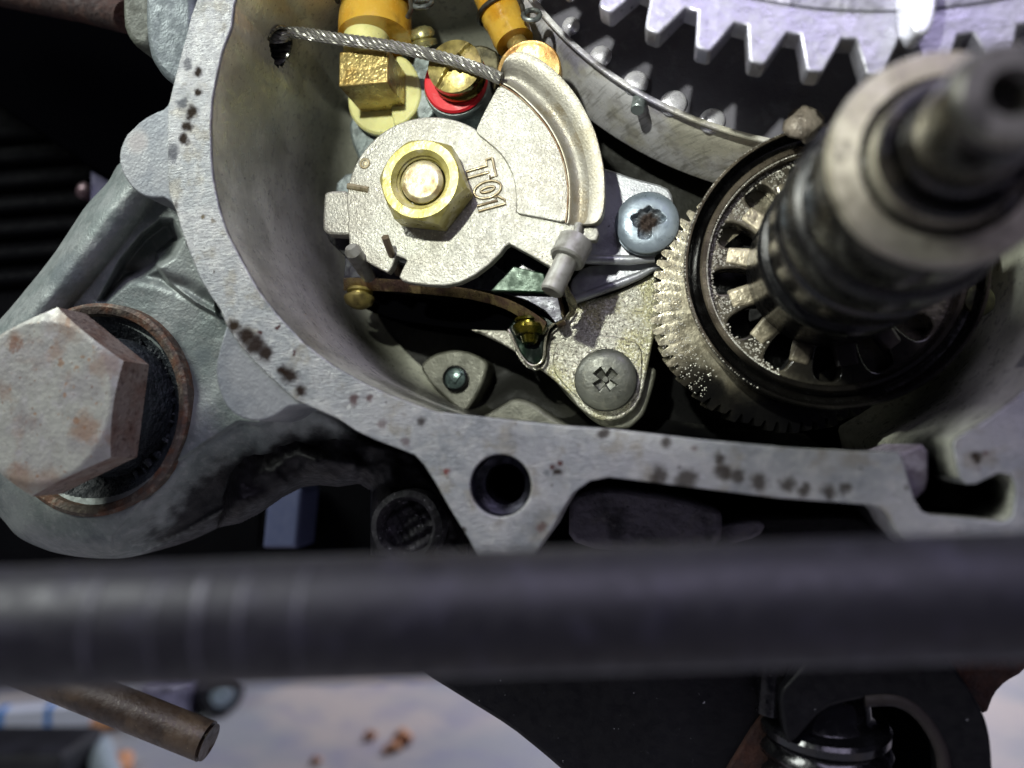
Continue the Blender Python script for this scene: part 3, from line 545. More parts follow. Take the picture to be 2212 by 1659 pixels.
def panscrew(px, py, R, z, m, label, damaged=False, rot=0.):
    c = U(px, py, z); Rm = RAD(px, py, R, z); ph = rr_.random(8)*6
    def f(x, y, r):
        u = r/Rm; h = 1.0*(1-u**2*.32-.68*u**7)-.1
        a = math.atan2(y, x)-rot
        if damaged:
            lob = .46+.07*math.cos(4*a+.3)+.08*math.sin(3*a+ph[0])+.03*math.sin(9*a+ph[1])+.05*math.sin(2*a)
            k = max(0, min(1, (lob-u)/.05)); rough = .3*math.sin(2.1*x+1.3*y+ph[2])+.22*math.sin(3.7*y-2.9*x+1)+.16*math.sin(7.1*x+4.3*y)*math.sin(5.3*y-1)
            h -= k*(.95+rough)
        else:
            xr, yr = r*math.cos(a)/Rm, r*math.sin(a)/Rm; ax_, ay_ = abs(xr), abs(yr)
            arm = min(max(ax_-.40, ay_-.11-.14*ax_), max(ay_-.40, ax_-.11-.14*ay_)); core = u-.17
            dd = min(arm, core); k = max(0, min(1, -dd/.035)); deep = 1.25 if u > .1 else .55
            h -= k*deep*(1-.8*max(0, u-.1))
            h += .12*math.exp(-((u-.40)/.05)**2)*(.4 if abs(abs(a % (math.pi/2))-math.pi/4) > .45 else 0)
        return h
    t = thing('pan_screw', label, 'screw', c, 'pan head screws holding the pump brackets')
    V, F = disc_hf(c, Rm, f, 1.4, 46, 128); mk('screw_head', V, F, m, t, 50)
    V, F = lathe(c, [(Rm*1.03, -.9), (Rm*1.03, -1.35), (Rm*.5, -1.4)], 64); mk('washer_face', V, F, m, t)
    return t
panscrew(1398, 480, 69, -6.5, m_blue, "blue zinc pan screw with a torn ragged recess beside the serrated gear", True)
panscrew(1308, 820, 67, -10.3, m_gzn, "grey pan screw with an intact cross recess at the foot of the lower bracket", False, math.radians(42))
# ------------------------------------------------------------------ deep screw on the pad
t = thing('deep_screw', "small domed screw set in the pad at the bottom of the cavity", 'screw', U(983, 817, -19))
cS = U(983, 817, -18.9); rS = RAD(983, 817, 27, -18.9)
V, F = lathe(cS, [(rS, -.8), (rS, .1), (rS*.85, .3), (rS*.8, -.1), (rS*.78, -.15)], 48); mk('collar', V, F, m_blkm, t)
V, F = disc_hf(cS, rS*.78, lambda x, y, r: .35-.12*r*r+(.35 if (y > -1.1 and abs(x) < (y+1.2)*.7 and y < .9) else 0), 1, 16, 48); mk('screw_head', V, F, mat('teal_steel', lin('#5c6c68'), .3, .7), t)
# ------------------------------------------------------------------ control lever
m_lever = mat('lever_zinc', lin('#a6a59b'), .45, .5, mott=[(.15, lin('#959084'), .4, .65, .6), (2.2, lin('#cfccbe'), .56, .64, .7), (2.0, lin('#77746a'), .58, .68, .6)], grain=[(2.6, .16), (1.0, .06)], rvar=.09, spots=[(1.4, .715, lin('#7a5a3a'), .6)])
m_rim = mat('lever_rim', lin('#aaa69a'), .48, .5, mott=[(.15, lin('#a09678'), .42, .62, .5), (3, lin('#c8c4b4'), .55, .66, .5)], grain=[(2.6, .09)], rvar=.06)
m_brownseam = mat('brown_seam', lin('#7a5c40'), .5, .4, mott=[(.6, lin('#a89a80'), .45, .62, .8)])
lev = thing('control_lever', "pale cast control lever with quadrant pulley and raised T01 mark", 'lever', U(933, 436, 0))
HX, HY = 933.0, 436.0
hub = [(x, y) for x, y in arcpx(HX, HY, 183, 188, -12, 60)]   # left round the top to the right
disc = [(753, 507), (750, 480)]+[(x, y) for x, y in arcpx(HX, HY, 184, 192, 60, 40)]+[(1050, 300), (1085, 330), (1112, 380), (1118, 425), (1116, 458), (1170, 470), (1222, 482), (1262, 490), (1290, 492), (1294, 505), (1288, 519), (1270, 520), (1262, 540), (1240, 570), (1210, 590), (1183, 574), (1140, 548), (1100, 527), (1092, 532), (1080, 548), (1058, 570), (1025, 595), (992, 611), (960, 617), (925, 616), (885, 611), (868, 606), (862, 598), (866, 588), (878, 563), (872, 558), (856, 552), (852, 562), (848, 574), (842, 584), (836, 589), (826, 584), (810, 576), (790, 564), (776, 552), (762, 540), (754, 528)]
V, F = slab([disc], -2.2, -.2, .25, 0); mk('hub_disc', V, F, m_lever, lev, 30)
sect = [(1078, 182), (1060, 215), (1044, 245), (1028, 280), (1030, 288), (1048, 302), (1075, 325), (1095, 350), (1108, 380), (1114, 410), (1116, 440), (1115, 456), (1120, 462), (1170, 471), (1222, 482)]+[(1226, 455), (1227, 425), (1226, 395), (1221, 362), (1211, 328), (1196, 296), (1176, 265), (1150, 235), (1120, 208), (1098, 192)]
V, F = slab([sect], -1.2, .35, .2, 1); mk('quadrant', V, F, m_lever, lev, 30)
# pressed groove and outer rim: swept cross-section between two arcs
ins = spline([(1079, 170), (1079, 173), (1080, 176), (1083, 179), (1090, 183), (1103, 190), (1125, 207), (1152, 233), (1178, 263), (1198, 295), (1213, 327), (1223, 361), (1228, 394), (1229, 425), (1228, 452), (1227, 470), (1225, 480), (1224, 483), (1228, 484)], 6)
out = spline([(1080, 162), (1083, 148), (1090, 130), (1103, 116), (1122, 110), (1144, 114), (1175, 132), (1210, 162), (1244, 203), (1269, 246), (1288, 290), (1299, 333), (1305, 367), (1307, 410), (1305, 446), (1301, 464), (1292, 477), (1278, 483), (1258, 485)], 6)
out = [np.array(p) for p in out]
prof = [(0, .35), (.03, .38), (.07, .0), (.12, -.5), (.2, -.8), (.3, -.95), (.4, -.8), (.48, -.45), (.56, -.05), (.64, .3), (.72, .58), (.82, .8), (.92, .88), (.98, .85), (1.0, .55), (1.0, -1.4), (.9, -1.9), (.3, -1.9), (0, -1.2)]
V = []; F = []; n = len(ins); m_ = len(prof)
for i in range(n):
    t_ = i/(n-1); endk = min(1, min(t_, 1-t_)*n/3.0)
    a, b = U(*ins[i], .3), U(*out[i], .9)
    for s, z in prof:
        p = a.lerp(b, s); V.append((p.x, p.y, z))
for i in range(n-1):
    for j in range(m_): F.append([i*m_+j, i*m_+(j+1) % m_, (i+1)*m_+(j+1) % m_, (i+1)*m_+j])
F.append(list(range(m_))); F.append([(n-1)*m_+j for j in range(m_)][::-1])
fm = []
for i in range(n-1):
    for j in range(m_): fm.append(1 if 2 <= j <= 7 else 0)
mk('pulley_rim', V, F, None, lev, 50, mats=[m_rim, mat('groove_zinc', lin('#8f8b80'), .45, .4, mott=[(.2, lin('#7a6c4c'), .5, .66, .6), (2, lin('#a5a296'), .55, .66, .5)], grain=[(2.6, .08)])], fm=fm+[0, 0])
V, F = tube([U(x, y, .38) for x, y in spline([(1084, 184), (1124, 211), (1176, 266), (1210, 328), (1226, 395), (1226, 440), (1222, 481)], 8)], .13, 8); mk('seam', V, F, m_brownseam, lev)
V, F = slab([[(700, 420), (706, 414), (722, 411), (752, 412), (757, 440), (758, 480), (757, 506), (740, 507), (706, 505), (697, 496), (697, 470)]], -3.6, -.5, .4, 1); mk('stop_tab', V, F, m_lever, lev)
V, F = slab([[(702, 500), (757, 505), (757, 560), (740, 550), (712, 522)]], -9, -6, .2, 0); mk('under_tab', V, F, m_blkm, lev)
# T01 raised letters: block letters drawn as strokes with an outline
m_letter = mat('letter_zinc', lin('#a3987c'), .38, .6, mott=[(.8, lin('#7a6a4c'), .42, .62, .8)])
def glyph_to(px, py, strokes, ang, size):
    c = U(px, py, 0); k = RAD(px, py, size, 0); parts = []
    ca, sa = math.cos(ang), math.sin(ang)
    for st in strokes:
        pts = [(c.x+k*(x*ca-y*sa), c.y+k*(x*sa+y*ca), -.14) for x, y in st]; parts.append(tube(pts, .24, 8))
    return join(*parts)
# outline strokes in a box x -.5..5, y -.5..5
Tt = [[(-.34, .5), (.34, .5), (.34, .27), (.12, .27), (.12, -.5), (-.12, -.5), (-.12, .27), (-.34, .27), (-.34, .5)]]
O_ = [[(.30*math.cos(a)*(1), .5*math.sin(a)) for a in [2*math.pi*i/16 for i in range(17)]], [(.09*math.cos(a), .26*math.sin(a)) for a in [2*math.pi*i/12 for i in range(13)]]]
One = [[(-.22, .3), (-.02, .5), (.12, .5), (.12, -.5), (-.08, -.5), (-.08, .25), (-.2, .18), (-.22, .3)]]
TA = math.radians(-77)
for nm, g, x, y in (('letter_t', Tt, 1038, 369), ('letter_zero', O_, 1053, 409), ('letter_one', One, 1061, 441)):
    V, F = glyph_to(x, y, g, TA, 60); mk(nm, V, F, m_letter, lev, 50)
V, F = lathe(U(788, 353, -.2), [(1.0, -.05), (.85, .14), (.55, .14), (.45, -.1), (.4, -.1), (.38, .12), (0, .16)], 32); mk('dot_mark', V, F, m_letter, lev)
V, F = tube([U(752, 402, -.2), U(770, 405, -.2), U(796, 410, -.2)], .55, 8); mk('dash_mark', V, F, m_letter, lev)
# nut and stud
m_gold = mat('yellow_zinc', lin('#b9b070'), .36, .5, mott=[(.25, lin('#93883e'), .4, .62, .8), (.5, lin('#d2ccac'), .5, .68, .6)], grain=[(1.5, .05)], rvar=.1, spots=[(1.2, .7, lin('#5a3a20'), .6)])
nt_ = thing('hex_nut', "yellow zinc hex nut clamping the pale control lever", 'nut', U(930, 425, 0))
nc = U(907, 387, 6.2); nR = RAD(907, 387, 97, 6.2)
thr = [(nR*.50, 3.0), (nR*.50, 4.4), (nR*.55, 4.6), (nR*.52, 4.9), (nR*.57, 5.2), (nR*.56, 5.5), (nR*.66, 6.15)]
V, F = hexhead(nc, nR, math.radians(-9), -.1, 6.2, chz=2.8, hole=thr, under=True, seg=120); mk('nut_body', V, F, m_gold, nt_, 28)
st = thing('threaded_stud', "threaded stud end with a centre dimple inside the yellow nut", 'stud', U(912, 392, 4))
m_stud = mat('stud_end', lin('#b0a888'), .42, .5, mott=[(.5, lin('#7a6440'), .45, .65, .8)], grain=[(1.5, .05)])
sr = nR*.475; V, F = disc_hf(Vector((nc.x, nc.y, 5.5)), sr*.98, lambda x, y, r: (-.08*max(0, 1-r/.5))-(.45*max(0, (r/sr-.80)/.18)), 3, 20, 64); mk('stud_tip', V, F, m_stud, st, 50)
# ------------------------------------------------------------------ stop pins and springs at the lever
m_pin = mat('grey_pin', lin('#8f8e88'), .42, .35, mott=[(.6, lin('#66625a'), .45, .65, .6)])
V, F = tube([U(757, 533, 3.0), U(762, 542, 2.4), U(790, 586, -4), U(796, 596, -6)], [.9, 1.35, 1.3, 1.2], 24); tag(mk('stop_pin', V, F, m_pin), "fat grey pin poking out at the lower left edge of the lever", 'pin')
V, F = tube([U(832, 512, 3.4), U(842, 540, 1.2), U(856, 575, -4), U(860, 590, -7)], [.62, .6, .6, .6], 16); tag(mk('thin_pin', V, F, mat('brown_steel', lin('#7a6c5c'), .35, .6)), "thin brownish pin standing in the notch of the lever", 'pin')
cn = thing('cable_nipple', "stepped grey barrel nipple hooked under the lever's right foot", 'nipple', U(1235, 550, 2))
p0, p1, p2, p3, p4 = U(1251, 486, 0), U(1245, 520, 1.2), U(1212, 585, 3.4), U(1210, 588, 3.3), U(1190, 632, 4.0)
V, F = tube([p0, p1.lerp(p2, .1)], .72, 14); mk('stem', V, F, m_pin, cn)
ax = (p2-p1).normalized(); V, F = tube([p1-ax*.0, p1+ax*.25, p1+ax*3.6, p1+ax*3.9], [2.3, 2.75, 2.75, 2.4], 36); mk('barrel', V, F, m_pin, cn)
q0 = p1+ax*3.8; q1 = Vector(p4); V, F = tube([q0, q0.lerp(q1, .5), q0.lerp(q1, .95), q1], [1.75, 1.75, 1.75, 1.5], 30); mk('ferrule', V, F, m_pin, cn)
# ------------------------------------------------------------------ wire cable
m_wire = mat('steel_wire', lin('#9d9b94'), .4, .7, mott=[(.8, lin('#8c8a84'), .45, .62, .4)])
cab = thing('control_cable', "twisted steel wire cable from the bore wall to the lever quadrant", 'cable', U(840, 100, 2.5))
cp = spline([np.array(hc)-hn*5, np.array(hc)+np.array([0, 1.6, .2]), U(640, 71, 2.8), U(730, 84, 3.0), U(850, 101, 2.8), U(960, 126, 2.2), U(1030, 148, 1.7), U(1082, 170, 1.1)], 26)
cp = [Vector(p) for p in cp]; Ls = [0]
for a, b in zip(cp[:-1], cp[1:]): Ls.append(Ls[-1]+(b-a).length)
RC = RAD(850, 100, 13, 2.8)
def helix(R1, R2, ph, ph2, turn1, turn2, seg, rw):
    pts = []; n = len(cp); u = Vector((0, 0, 1))
    for i, p in enumerate(cp):
        t = (cp[min(i+1, n-1)]-cp[max(i-1, 0)]).normalized(); uu = (u-t*u.dot(t)).normalized(); v = t.cross(uu)
        a = ph+Ls[i]*turn1; c1 = uu*math.cos(a)+v*math.sin(a); c2 = t.cross(c1)
        b = ph2+Ls[i]*turn2; pts.append(p+c1*R1+(c1*math.cos(b)+c2*math.sin(b))*R2)
    return tube(pts, rw, seg)
for s in range(6):
    parts = [helix(RC*.62, RC*.24, s*math.pi/3, k*math.pi/3, 1.05, -2.2, 5, RC*.135) for k in range(6)]
    V, F = join(*parts); mk('strand', V, F, m_wire, cab, 60)
V, F = tube(cp, RC*.45, 8); mk('core_strand', V, F, mat('dark_wire', lin('#3a3833'), .4, .7), cab)
# ------------------------------------------------------------------ brass inlet fitting, nylon flange, hoses
m_brass = mat('bright_brass', lin('#b8a468'), .33, .65, mott=[(.3, lin('#8d6c2c'), .42, .65, .7)], grain=[(1.6, .14), (.6, .08)], rvar=.1, spots=[(1.6, .7, lin('#4a3418'), .7)])
m_nylon = mat('cream_nylon', lin('#dcd894'), .35, 0, mott=[(.2, lin('#b5b078'), .4, .65, .5)], sss=.25, spots=[(.9, .715, lin('#5a4a28'), .8)])
bf = thing('brass_fitting', "square brass elbow block on a cream nylon flange left of the red washer", 'fitting', U(820, 200, -9))
P1, P2 = U(731, 187, 1), U(839, 112, 1)
V, F = box((P1.x, P1.y, -9), (P2.x, P2.y+.8, 1)); bev(mk('block', V, F, m_brass, bf, 30), .25, 3)
V, F = lathe(U(830, 207, -9), [(0, 0), (RAD(830, 207, 79, -9)*.96, 0), (RAD(830, 207, 80, -9), -.4), (RAD(830, 207, 80, -9), -1.6), (RAD(830, 207, 78, -9), -2.2)], 72); mk('nylon_flange', V, F, m_nylon, bf)
V, F = slab([[(862, 118), (882, 128), (903, 160), (911, 200), (900, 238), (875, 265), (845, 275), (840, 130)]], -11, -7.6, .5, 2); mk('nylon_lug', V, F, m_nylon, bf)
na = U(788, 118, -2.6); nb = U(797, 40, -3.6); rn = RAD(788, 90, 47, -3)
V, F = tube([na, na.lerp(nb, .55), na.lerp(nb, .72), nb], [rn*.92, rn*1.0, rn*1.04, rn*1.0], 40); mk('nylon_neck', V, F, m_nylon, bf)
m_hose = mat('amber_hose', lin('#c48e22'), .18, 0, mott=[(.15, lin('#d0ac4a'), .42, .62, .7), (.3, lin('#7a5214'), .5, .7, .5)], coat=.7, sss=.35, grain=[(.5, .12)], spots=[(.7, .71, lin('#3a2410'), .7)])
h1 = thing('amber_hose', "wide amber rubber hose pushed on the nylon neck of the brass fitting", 'hose', U(812, 60, -4))
ha = U(810, 84, -3.4); hb = U(815, -60, -4.6); hc2 = U(830, -300, -8); rh = RAD(810, 60, 74, -3.5)
V, F = tube([ha+(ha-hb)*.001, ha, ha.lerp(hb, .15), ha.lerp(hb, .30), ha.lerp(hb, .34), ha.lerp(hb, .6), hb, hc2], [rh*.70, rh*.99, rh*1.01, rh*1.0, rh*.965, rh*.955, rh*.95, rh*.95], 56); mk('hose_wall', V, F, m_hose, h1)
m_clip = mat('dirty_wire', lin('#5c5850'), .4, .7, mott=[(.5, lin('#2e2820'), .45, .62, .8)])
def clip(label, c, r, axis, tailpts, rw, loopc, lr, lax):
    t = thing('hose_clip', label, 'hose clip', c, 'wire hose clips')
    V, F = tube([Vector(c)+v for v in ring(axis, r)], rw, 10, False); mk('clip_ring', V, F, m_clip, t)
    V, F = tube([Vector(loopc)+v for v in ring(lax, lr)], rw, 10, False); mk('clip_loop', V, F, mat('clip_loop_wire', lin('#8a9090'), .35, .7, mott=[(.5, lin('#3c3a34'), .45, .62, .8)]), t)
    V, F = tube(tailpts, rw, 10); mk('clip_tail', V, F, m_clip, t)
def ring(axis, r, n=40):
    ax = Vector(axis).normalized(); u = ax.orthogonal().normalized(); v = ax.cross(u); return [u*r*math.cos(2*math.pi*i/n)+v*r*math.sin(2*math.pi*i/n) for i in range(n+1)]
cd1 = ha.lerp(hb, .42)
clip("dark wire clip on the wide amber hose at the top", U(812, 3, -4), rh*1.06, (0.05, 1, .35), [U(880, 38, -1), U(889, 20, 0), U(884, -20, 0)], .42, U(912, 7, -1), 1.6, (.1, .75, 1))
h2 = thing('amber_tube', "narrow amber tube pushed on the copper banjo", 'hose', U(1100, 60, -4))
ha = U(1112, 92, -4.5); hb = U(1062, -20, -5.5); hb2 = U(990, -190, -7); rh2 = RAD(1100, 50, 44, -5)
V, F = tube([ha+(ha-hb)*.001, ha, ha.lerp(hb, .1), ha.lerp(hb, .4), ha.lerp(hb, .44), ha.lerp(hb, .62), ha.lerp(hb, .66), hb, hb2], [rh2*.6, rh2*.93, rh2*.97, rh2*.97, rh2*1.03, rh2*1.03, rh2*1.0, rh2*.98, rh2*.98], 48); mk('hose_wall', V, F, m_hose, h2)
clip("grey wire clip with an open eye on the narrow amber tube", U(1080, 22, -5), rh2*1.12, (-.4, 1, .1), [U(1120, -4, -2), U(1128, 14, -1), U(1132, 34, -1)], .42, U(1148, 33, -1), 1.35, (.15, .5, 1))
# ------------------------------------------------------------------ red washer, bleed screw, small screw, banjo
cR = U(983, 172, -3.6); rR = RAD(983, 172, 69, -3.6)
V, F = lathe(cR, [(rR*.55, -1), (rR*.6, -.1), (rR*.80, .1), (rR*.95, -.1), (rR*1.0, -.55), (rR*.97, -1.0), (rR*.6, -1.1)], 72)
tag(mk('red_washer', V, F, mat('red_fibre', lin('#d8202e'), .5, 0, mott=[(.3, lin('#e03a40'), .45, .65, .6), (.15, lin('#7c1218'), .55, .7, .6)], grain=[(1.5, .08)])), "red fibre sealing washer under the brass bleed screw", 'washer')
bs = thing('bleed_screw', "brass cross-head bleed screw standing in the red washer under the cable", 'screw', cR)
cB = U(981, 142, .6); rB = RAD(981, 142, 57, .6)
def fb(x, y, r):
    u = r/rB; h = .75*(1-u*u)-.1; ang = math.radians(52); xr, yr = (x*math.cos(ang)+y*math.sin(ang))/rB, (-x*math.sin(ang)+y*math.cos(ang))/rB
    slot_ = -min(.11-abs(yr), 1) if abs(yr) < .11 else 0
    k1 = max(0, min(1, (.10-abs(yr))/.03)); k2 = max(0, min(1, (.46-abs(xr))/.03))*max(0, min(1, (.13-abs(yr))/.03)); k3 = max(0, min(1, (.46-abs(yr))/.03))*max(0, min(1, (.13-abs(xr))/.03)); core = max(0, min(1, (.24-u)/.05))
    return h-max(k1*.55, k2*.9, k3*.9, core*1.1)
V, F = disc_hf(cB, rB, fb, .1, 44, 112); mk('screw_head', V, F, m_brass_d, bs, 50)
V, F = lathe(cB, [(rB, -.1), (rB*1.0, -1.6), (rB*.96, -1.9), (rB*.9, -2.0), (rB*.9, -2.4), (rB*1.0, -2.6), (rB*1.02, -3.2), (rB*1.0, -4.0), (rB*.8, -4.3)], 72); mk('screw_collar', V, F, mat('green_tinged_brass', lin('#8d7c38'), .2, .85, mott=[(.3, lin('#5a6a2a'), .5, .68, .7)]), bs)
t = thing('domed_screw', "small pale brass domed screw between the wide hose and the bleed screw", 'screw', U(915, 90, -5))
V, F = lathe(U(918, 102, -6.5), [(0, 3.4), (.8, 3.35), (1.7, 3.0), (2.2, 2.3), (2.25, 1.7), (1.9, 1.5), (1.9, 1.2), (2.3, 1.0), (2.3, .2), (1.8, 0)], 40, (-.1, .9, .6)); mk('screw_head', V, F, mat('pale_brass', lin('#b8b27e'), .28, .8), t)
m_cop = mat('copper_gold', lin('#cda868'), .38, .5, mott=[(.2, lin('#b87c42'), .46, .62, .8), (.6, lin('#d8b070'), .5, .7, .5)], grain=[(1.5, .06)])
bj = thing('copper_banjo', "copper coloured banjo disc half hidden behind the lever rim", 'banjo fitting', U(1142, 150, -4))
cJ = U(1142, 152, -1.8); rJ = RAD(1142, 152, 69, -1.8)
V, F = lathe(cJ, [(0, -.35), (rJ*.80, -.35), (rJ*.88, -.1), (rJ*.95, 0), (rJ, -.3), (rJ*1.0, -2.2), (rJ*.9, -2.6)], 72); mk('disc', V, F, m_cop, bj)
V, F = tube([U(1130, 118, -4.4), U(1112, 85, -4.5)], [1.9, 1.6], 24); mk('neck', V, F, m_brass, bj)
V, F = slab([[(1010, 98), (1045, 96), (1078, 112), (1078, 160), (1066, 200), (1050, 150)]], -11, -6, .4, 1); tag(mk('pump_clip', V, F, mat('olive_strap', lin('#6e6850'), .35, .7, mott=[(.4, lin('#38362a'), .45, .62, .8)])), "olive strap edge between the bleed screw and the copper banjo", 'strap')
# ------------------------------------------------------------------ flywheel ring top right
fw = thing('flywheel', "large steel flywheel drum with a bright rim and pearly rivets behind the gears", 'flywheel', U(1500, 120, -10))
FC = U(1917, -593, -5); FR = RAD(1917, -593, 962, -5); FR = (Vector(U(1396, 214, -5))-FC).length
m_fw = mat('flywheel_dark', lin('#6b6972'), .7, .05, mott=[(.08, lin('#55535c'), .4, .62, .7), (.3, lin('#8d8b92'), .52, .7, .5)], grain=[(1.8, .06)], blobs=[(U(1690, 240, -8), 1.8, lin('#8c8c94'), .6), (U(1655, 262, -8), 1.6, lin('#8c8c94'), .5), (U(1640, 150, -8), 2.5, lin('#6f6f7c'), .6)], rvar=.1)
m_fb = mat('flywheel_band', lin('#e6e4e6'), .34, .2, mott=[(.06, lin('#a8a068'), .48, .62, .5), (.1, lin('#6e6890'), .5, .66, .6), (.3, lin('#7c7468'), .5, .7, .5)], grain=[(2, .04)], lines=((.2, .2, 4), lin('#5c5c50'), .5, .7, .4))  # olive and violet mottling paints reflections into the band
a_s, a_e = math.radians(170), math.radians(370)
def lathe_arc(c, prof, seg, a, b):
    V = []; F = []; n = seg+1
    for r, h in prof:
        for i in range(n): t = a+(b-a)*i/seg; V.append((c.x+r*math.cos(t), c.y+r*math.sin(t), c.z+h))
    for j in range(len(prof)-1):
        for i in range(seg): F.append([j*n+i, j*n+i+1, (j+1)*n+i+1, (j+1)*n+i])
    return V, F
V, F = lathe_arc(FC, [(FR-1.1, -2.4), (FR-1.0, -.4), (FR-.85, -.05), (FR-.6, 0), (FR-.15, -.05), (FR, -.3), (FR-.05, -1.0), (FR-.5, -1.3), (FR-.5, -1.8), (FR-.15, -2.1), (FR+.8, -4.2), (FR+3.4, -11), (FR+3.7, -12.6), (FR+3.2, -13.4)], 260, a_s, a_e); mk('rim_band', V, F, m_fb, fw)
V, F = lathe_arc(FC, [(4, -3.5), (FR-30, -3.2), (FR-16, -3.0), (FR-8, -2.4), (FR-3, -2.2), (FR-1.0, -2.2)], 200, a_s, a_e); mk('web', V, F, m_fw, fw)
V, F = lathe_arc(FC, [(4, -12), (FR-1, -12)], 100, a_s, a_e); mk('back_web', V, F, m_blkm, fw)
m_pearl = mat('pearly_rivet', lin('#f4f2fa'), .25, .5, mott=[(.5, lin('#a8a4b4'), .5, .68, .5)], grain=[(1.2, .05)])
for x, y, r in [(1158, -10, 12), (1230, 60, 17), (1294, 126, 21), (1370, 184, 24), (1452, 228, 26), (1536, 266, 25)]:
    dv = np.array([1917-x, -593-y]); dv = dv/np.linalg.norm(dv)*5; x += dv[0]; y += dv[1]; c = U(x, y, -7.0); rr2 = RAD(x, y, r*1.15, -7)
    V, F = disc_hf(c, rr2, lambda X_, Y_, r_: 1.05*math.sqrt(max(0, 1-(r_/rr2)**2*.995)), .15, 16, 40); mk('rivet', V, F, m_pearl, fw)
V, F = lathe(U(1380, 224, -6.6), [(0, 1.6), (1.0, 1.6), (1.15, 1.4), (1.2, -1), (1.2, -2)], 24, (-.15, -.9, .45)); mk('timing_peg', V, F, m_zinc, fw)
# ------------------------------------------------------------------ large gear at the top
gg = thing('large_gear', "large pale lavender spur gear along the top right edge", 'gear', U(1800, 0, 14))
GC = U(1978, -1012, 16); tips = [U(x, y, 16) for x, y in [(1414, 57), (1527, 101), (1645, 142), (1754, 174)]]
# fit the centre from the tooth tips
A_ = np.array([[2*p.x, 2*p.y, 1] for p in tips]+[[2*GC.x, 2*(GC.y-(GC-tips[0]).length*0), 0] for _ in []]); 
GR = sum((p-GC).length for p in tips)/4
ang = [math.atan2(p.y-GC.y, p.x-GC.x) for p in tips]; pitch = (ang[3]-ang[0])/3; nT = round(2*math.pi/abs(pitch)); pitch = 2*math.pi/nT
kp = (U(1527, 101, 16)-U(1414, 57, 16)).length/118
def tooth_loop(GC, GR, nT, a00, a_lo, a_hi, hd, tw, rw_, skew=0):
    pts = []
    for k in range(int(a_lo/pitch)-1, int(a_hi/pitch)+2):
        a = a00+k*pitch
        for da, r in ((-rw_, GR-hd), (-tw, GR-hd*.06), (-tw*.6, GR), (tw*.6, GR), (tw, GR-hd*.06), (rw_, GR-hd)):
            pts.append((GC.x+r*math.cos(a+da/GR*1.0), GC.y+r*math.sin(a+da/GR)))
    return pts
hd = 72*kp; pts = tooth_loop(GC, GR, nT, ang[0], -pitch*3, pitch*9, hd, 17*kp, 42*kp)
inn = [(GC.x+(GR-38)*math.cos(a), GC.y+(GR-38)*math.sin(a)) for a in np.linspace(ang[0]+pitch*9, ang[0]-pitch*3, 40)]
m_gear = mat('bright_gear', lin('#a6a5ae'), .38, .65, mott=[(.08, lin('#a39fb8'), .4, .62, .5), (.25, lin('#c2bfd0'), .5, .7, .5)], grain=[(1.2, .08), (.3, .2)], rvar=.12, spots=[(.9, .70, lin('#6e6c78'), .6)])
V, F = slab_mm([pts+inn], 12.2, 16, .3); mk('toothed_rim', V, F, m_gear, gg, 30)
V, F = slab([[(1955, -60), (2030, -60), (2022, 30), (2012, 60), (1998, 73), (1978, 72), (1966, 50), (1958, 20)]], 16.05, 20, .4, 1); mk('white_tab', V, F, mat('white_metal', lin('#e4e4ee'), .3, .5), gg)  # raised white trapezoid on the gear face
V, F = lathe_arc(Vector((GC.x, GC.y, 16)), [(GR-8.2, .05), (GR-8.2, .35), (GR-8.8, .5), (GR-40, .5)], 120, ang[0]-pitch*3, ang[0]+pitch*9); mk('gear_web', V, F, m_gear, gg)
# ------------------------------------------------------------------ clutch drum, serrated gear, drive shaft
AXp = U(1800, 570, 0); AX = Vector((AXp.x, AXp.y, 0))
cl = thing('clutch_drum', "oil-wet steel clutch drum with spoked windows round the drive shaft", 'clutch drum', AX)
DR = RAD(1800, 570, 334, 0)
m_drum = mat('oily_shaded_drum', lin('#7c7262'), .25, .6, blobs=[(U(1580, 800, 0), 6, lin('#0e0c0a'), .9), (U(1660, 850, 0), 8, lin('#070708'), .95), (U(1850, 860, 0), 14, lin('#070708'), .97), (U(2060, 760, 0), 12, lin('#070708'), .95)], mott=[(.15, lin('#4a4238'), .4, .62, .8)], grain=[(1.2, .05)], coat=.5, rvar=.1)  # black blobs paint the unlit lower part of the oily drum
m_spoke = mat('oily_shaded_spoke', lin('#6a6456'), .3, .5, blobs=[(U(1650, 690, -3), 6, lin('#100e0b'), .93), (U(1760, 780, -3), 6, lin('#0a0a0b'), .92), (U(1900, 800, -3), 11, lin('#070708'), .95)], mott=[(.2, lin('#4c463e'), .42, .62, .8)], grain=[(1.5, .12)], coat=.5)  # dark blobs: shade painted on the lower spokes
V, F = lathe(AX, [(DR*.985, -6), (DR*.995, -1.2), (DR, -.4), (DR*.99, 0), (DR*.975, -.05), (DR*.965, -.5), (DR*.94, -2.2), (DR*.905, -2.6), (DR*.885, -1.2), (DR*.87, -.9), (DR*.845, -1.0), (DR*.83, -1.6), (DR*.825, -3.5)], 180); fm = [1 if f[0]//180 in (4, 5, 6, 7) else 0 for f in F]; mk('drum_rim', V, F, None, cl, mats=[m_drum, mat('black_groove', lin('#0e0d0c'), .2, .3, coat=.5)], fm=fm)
NW = 13; r_in, r_out = DR*.40, DR*.835
holes = []
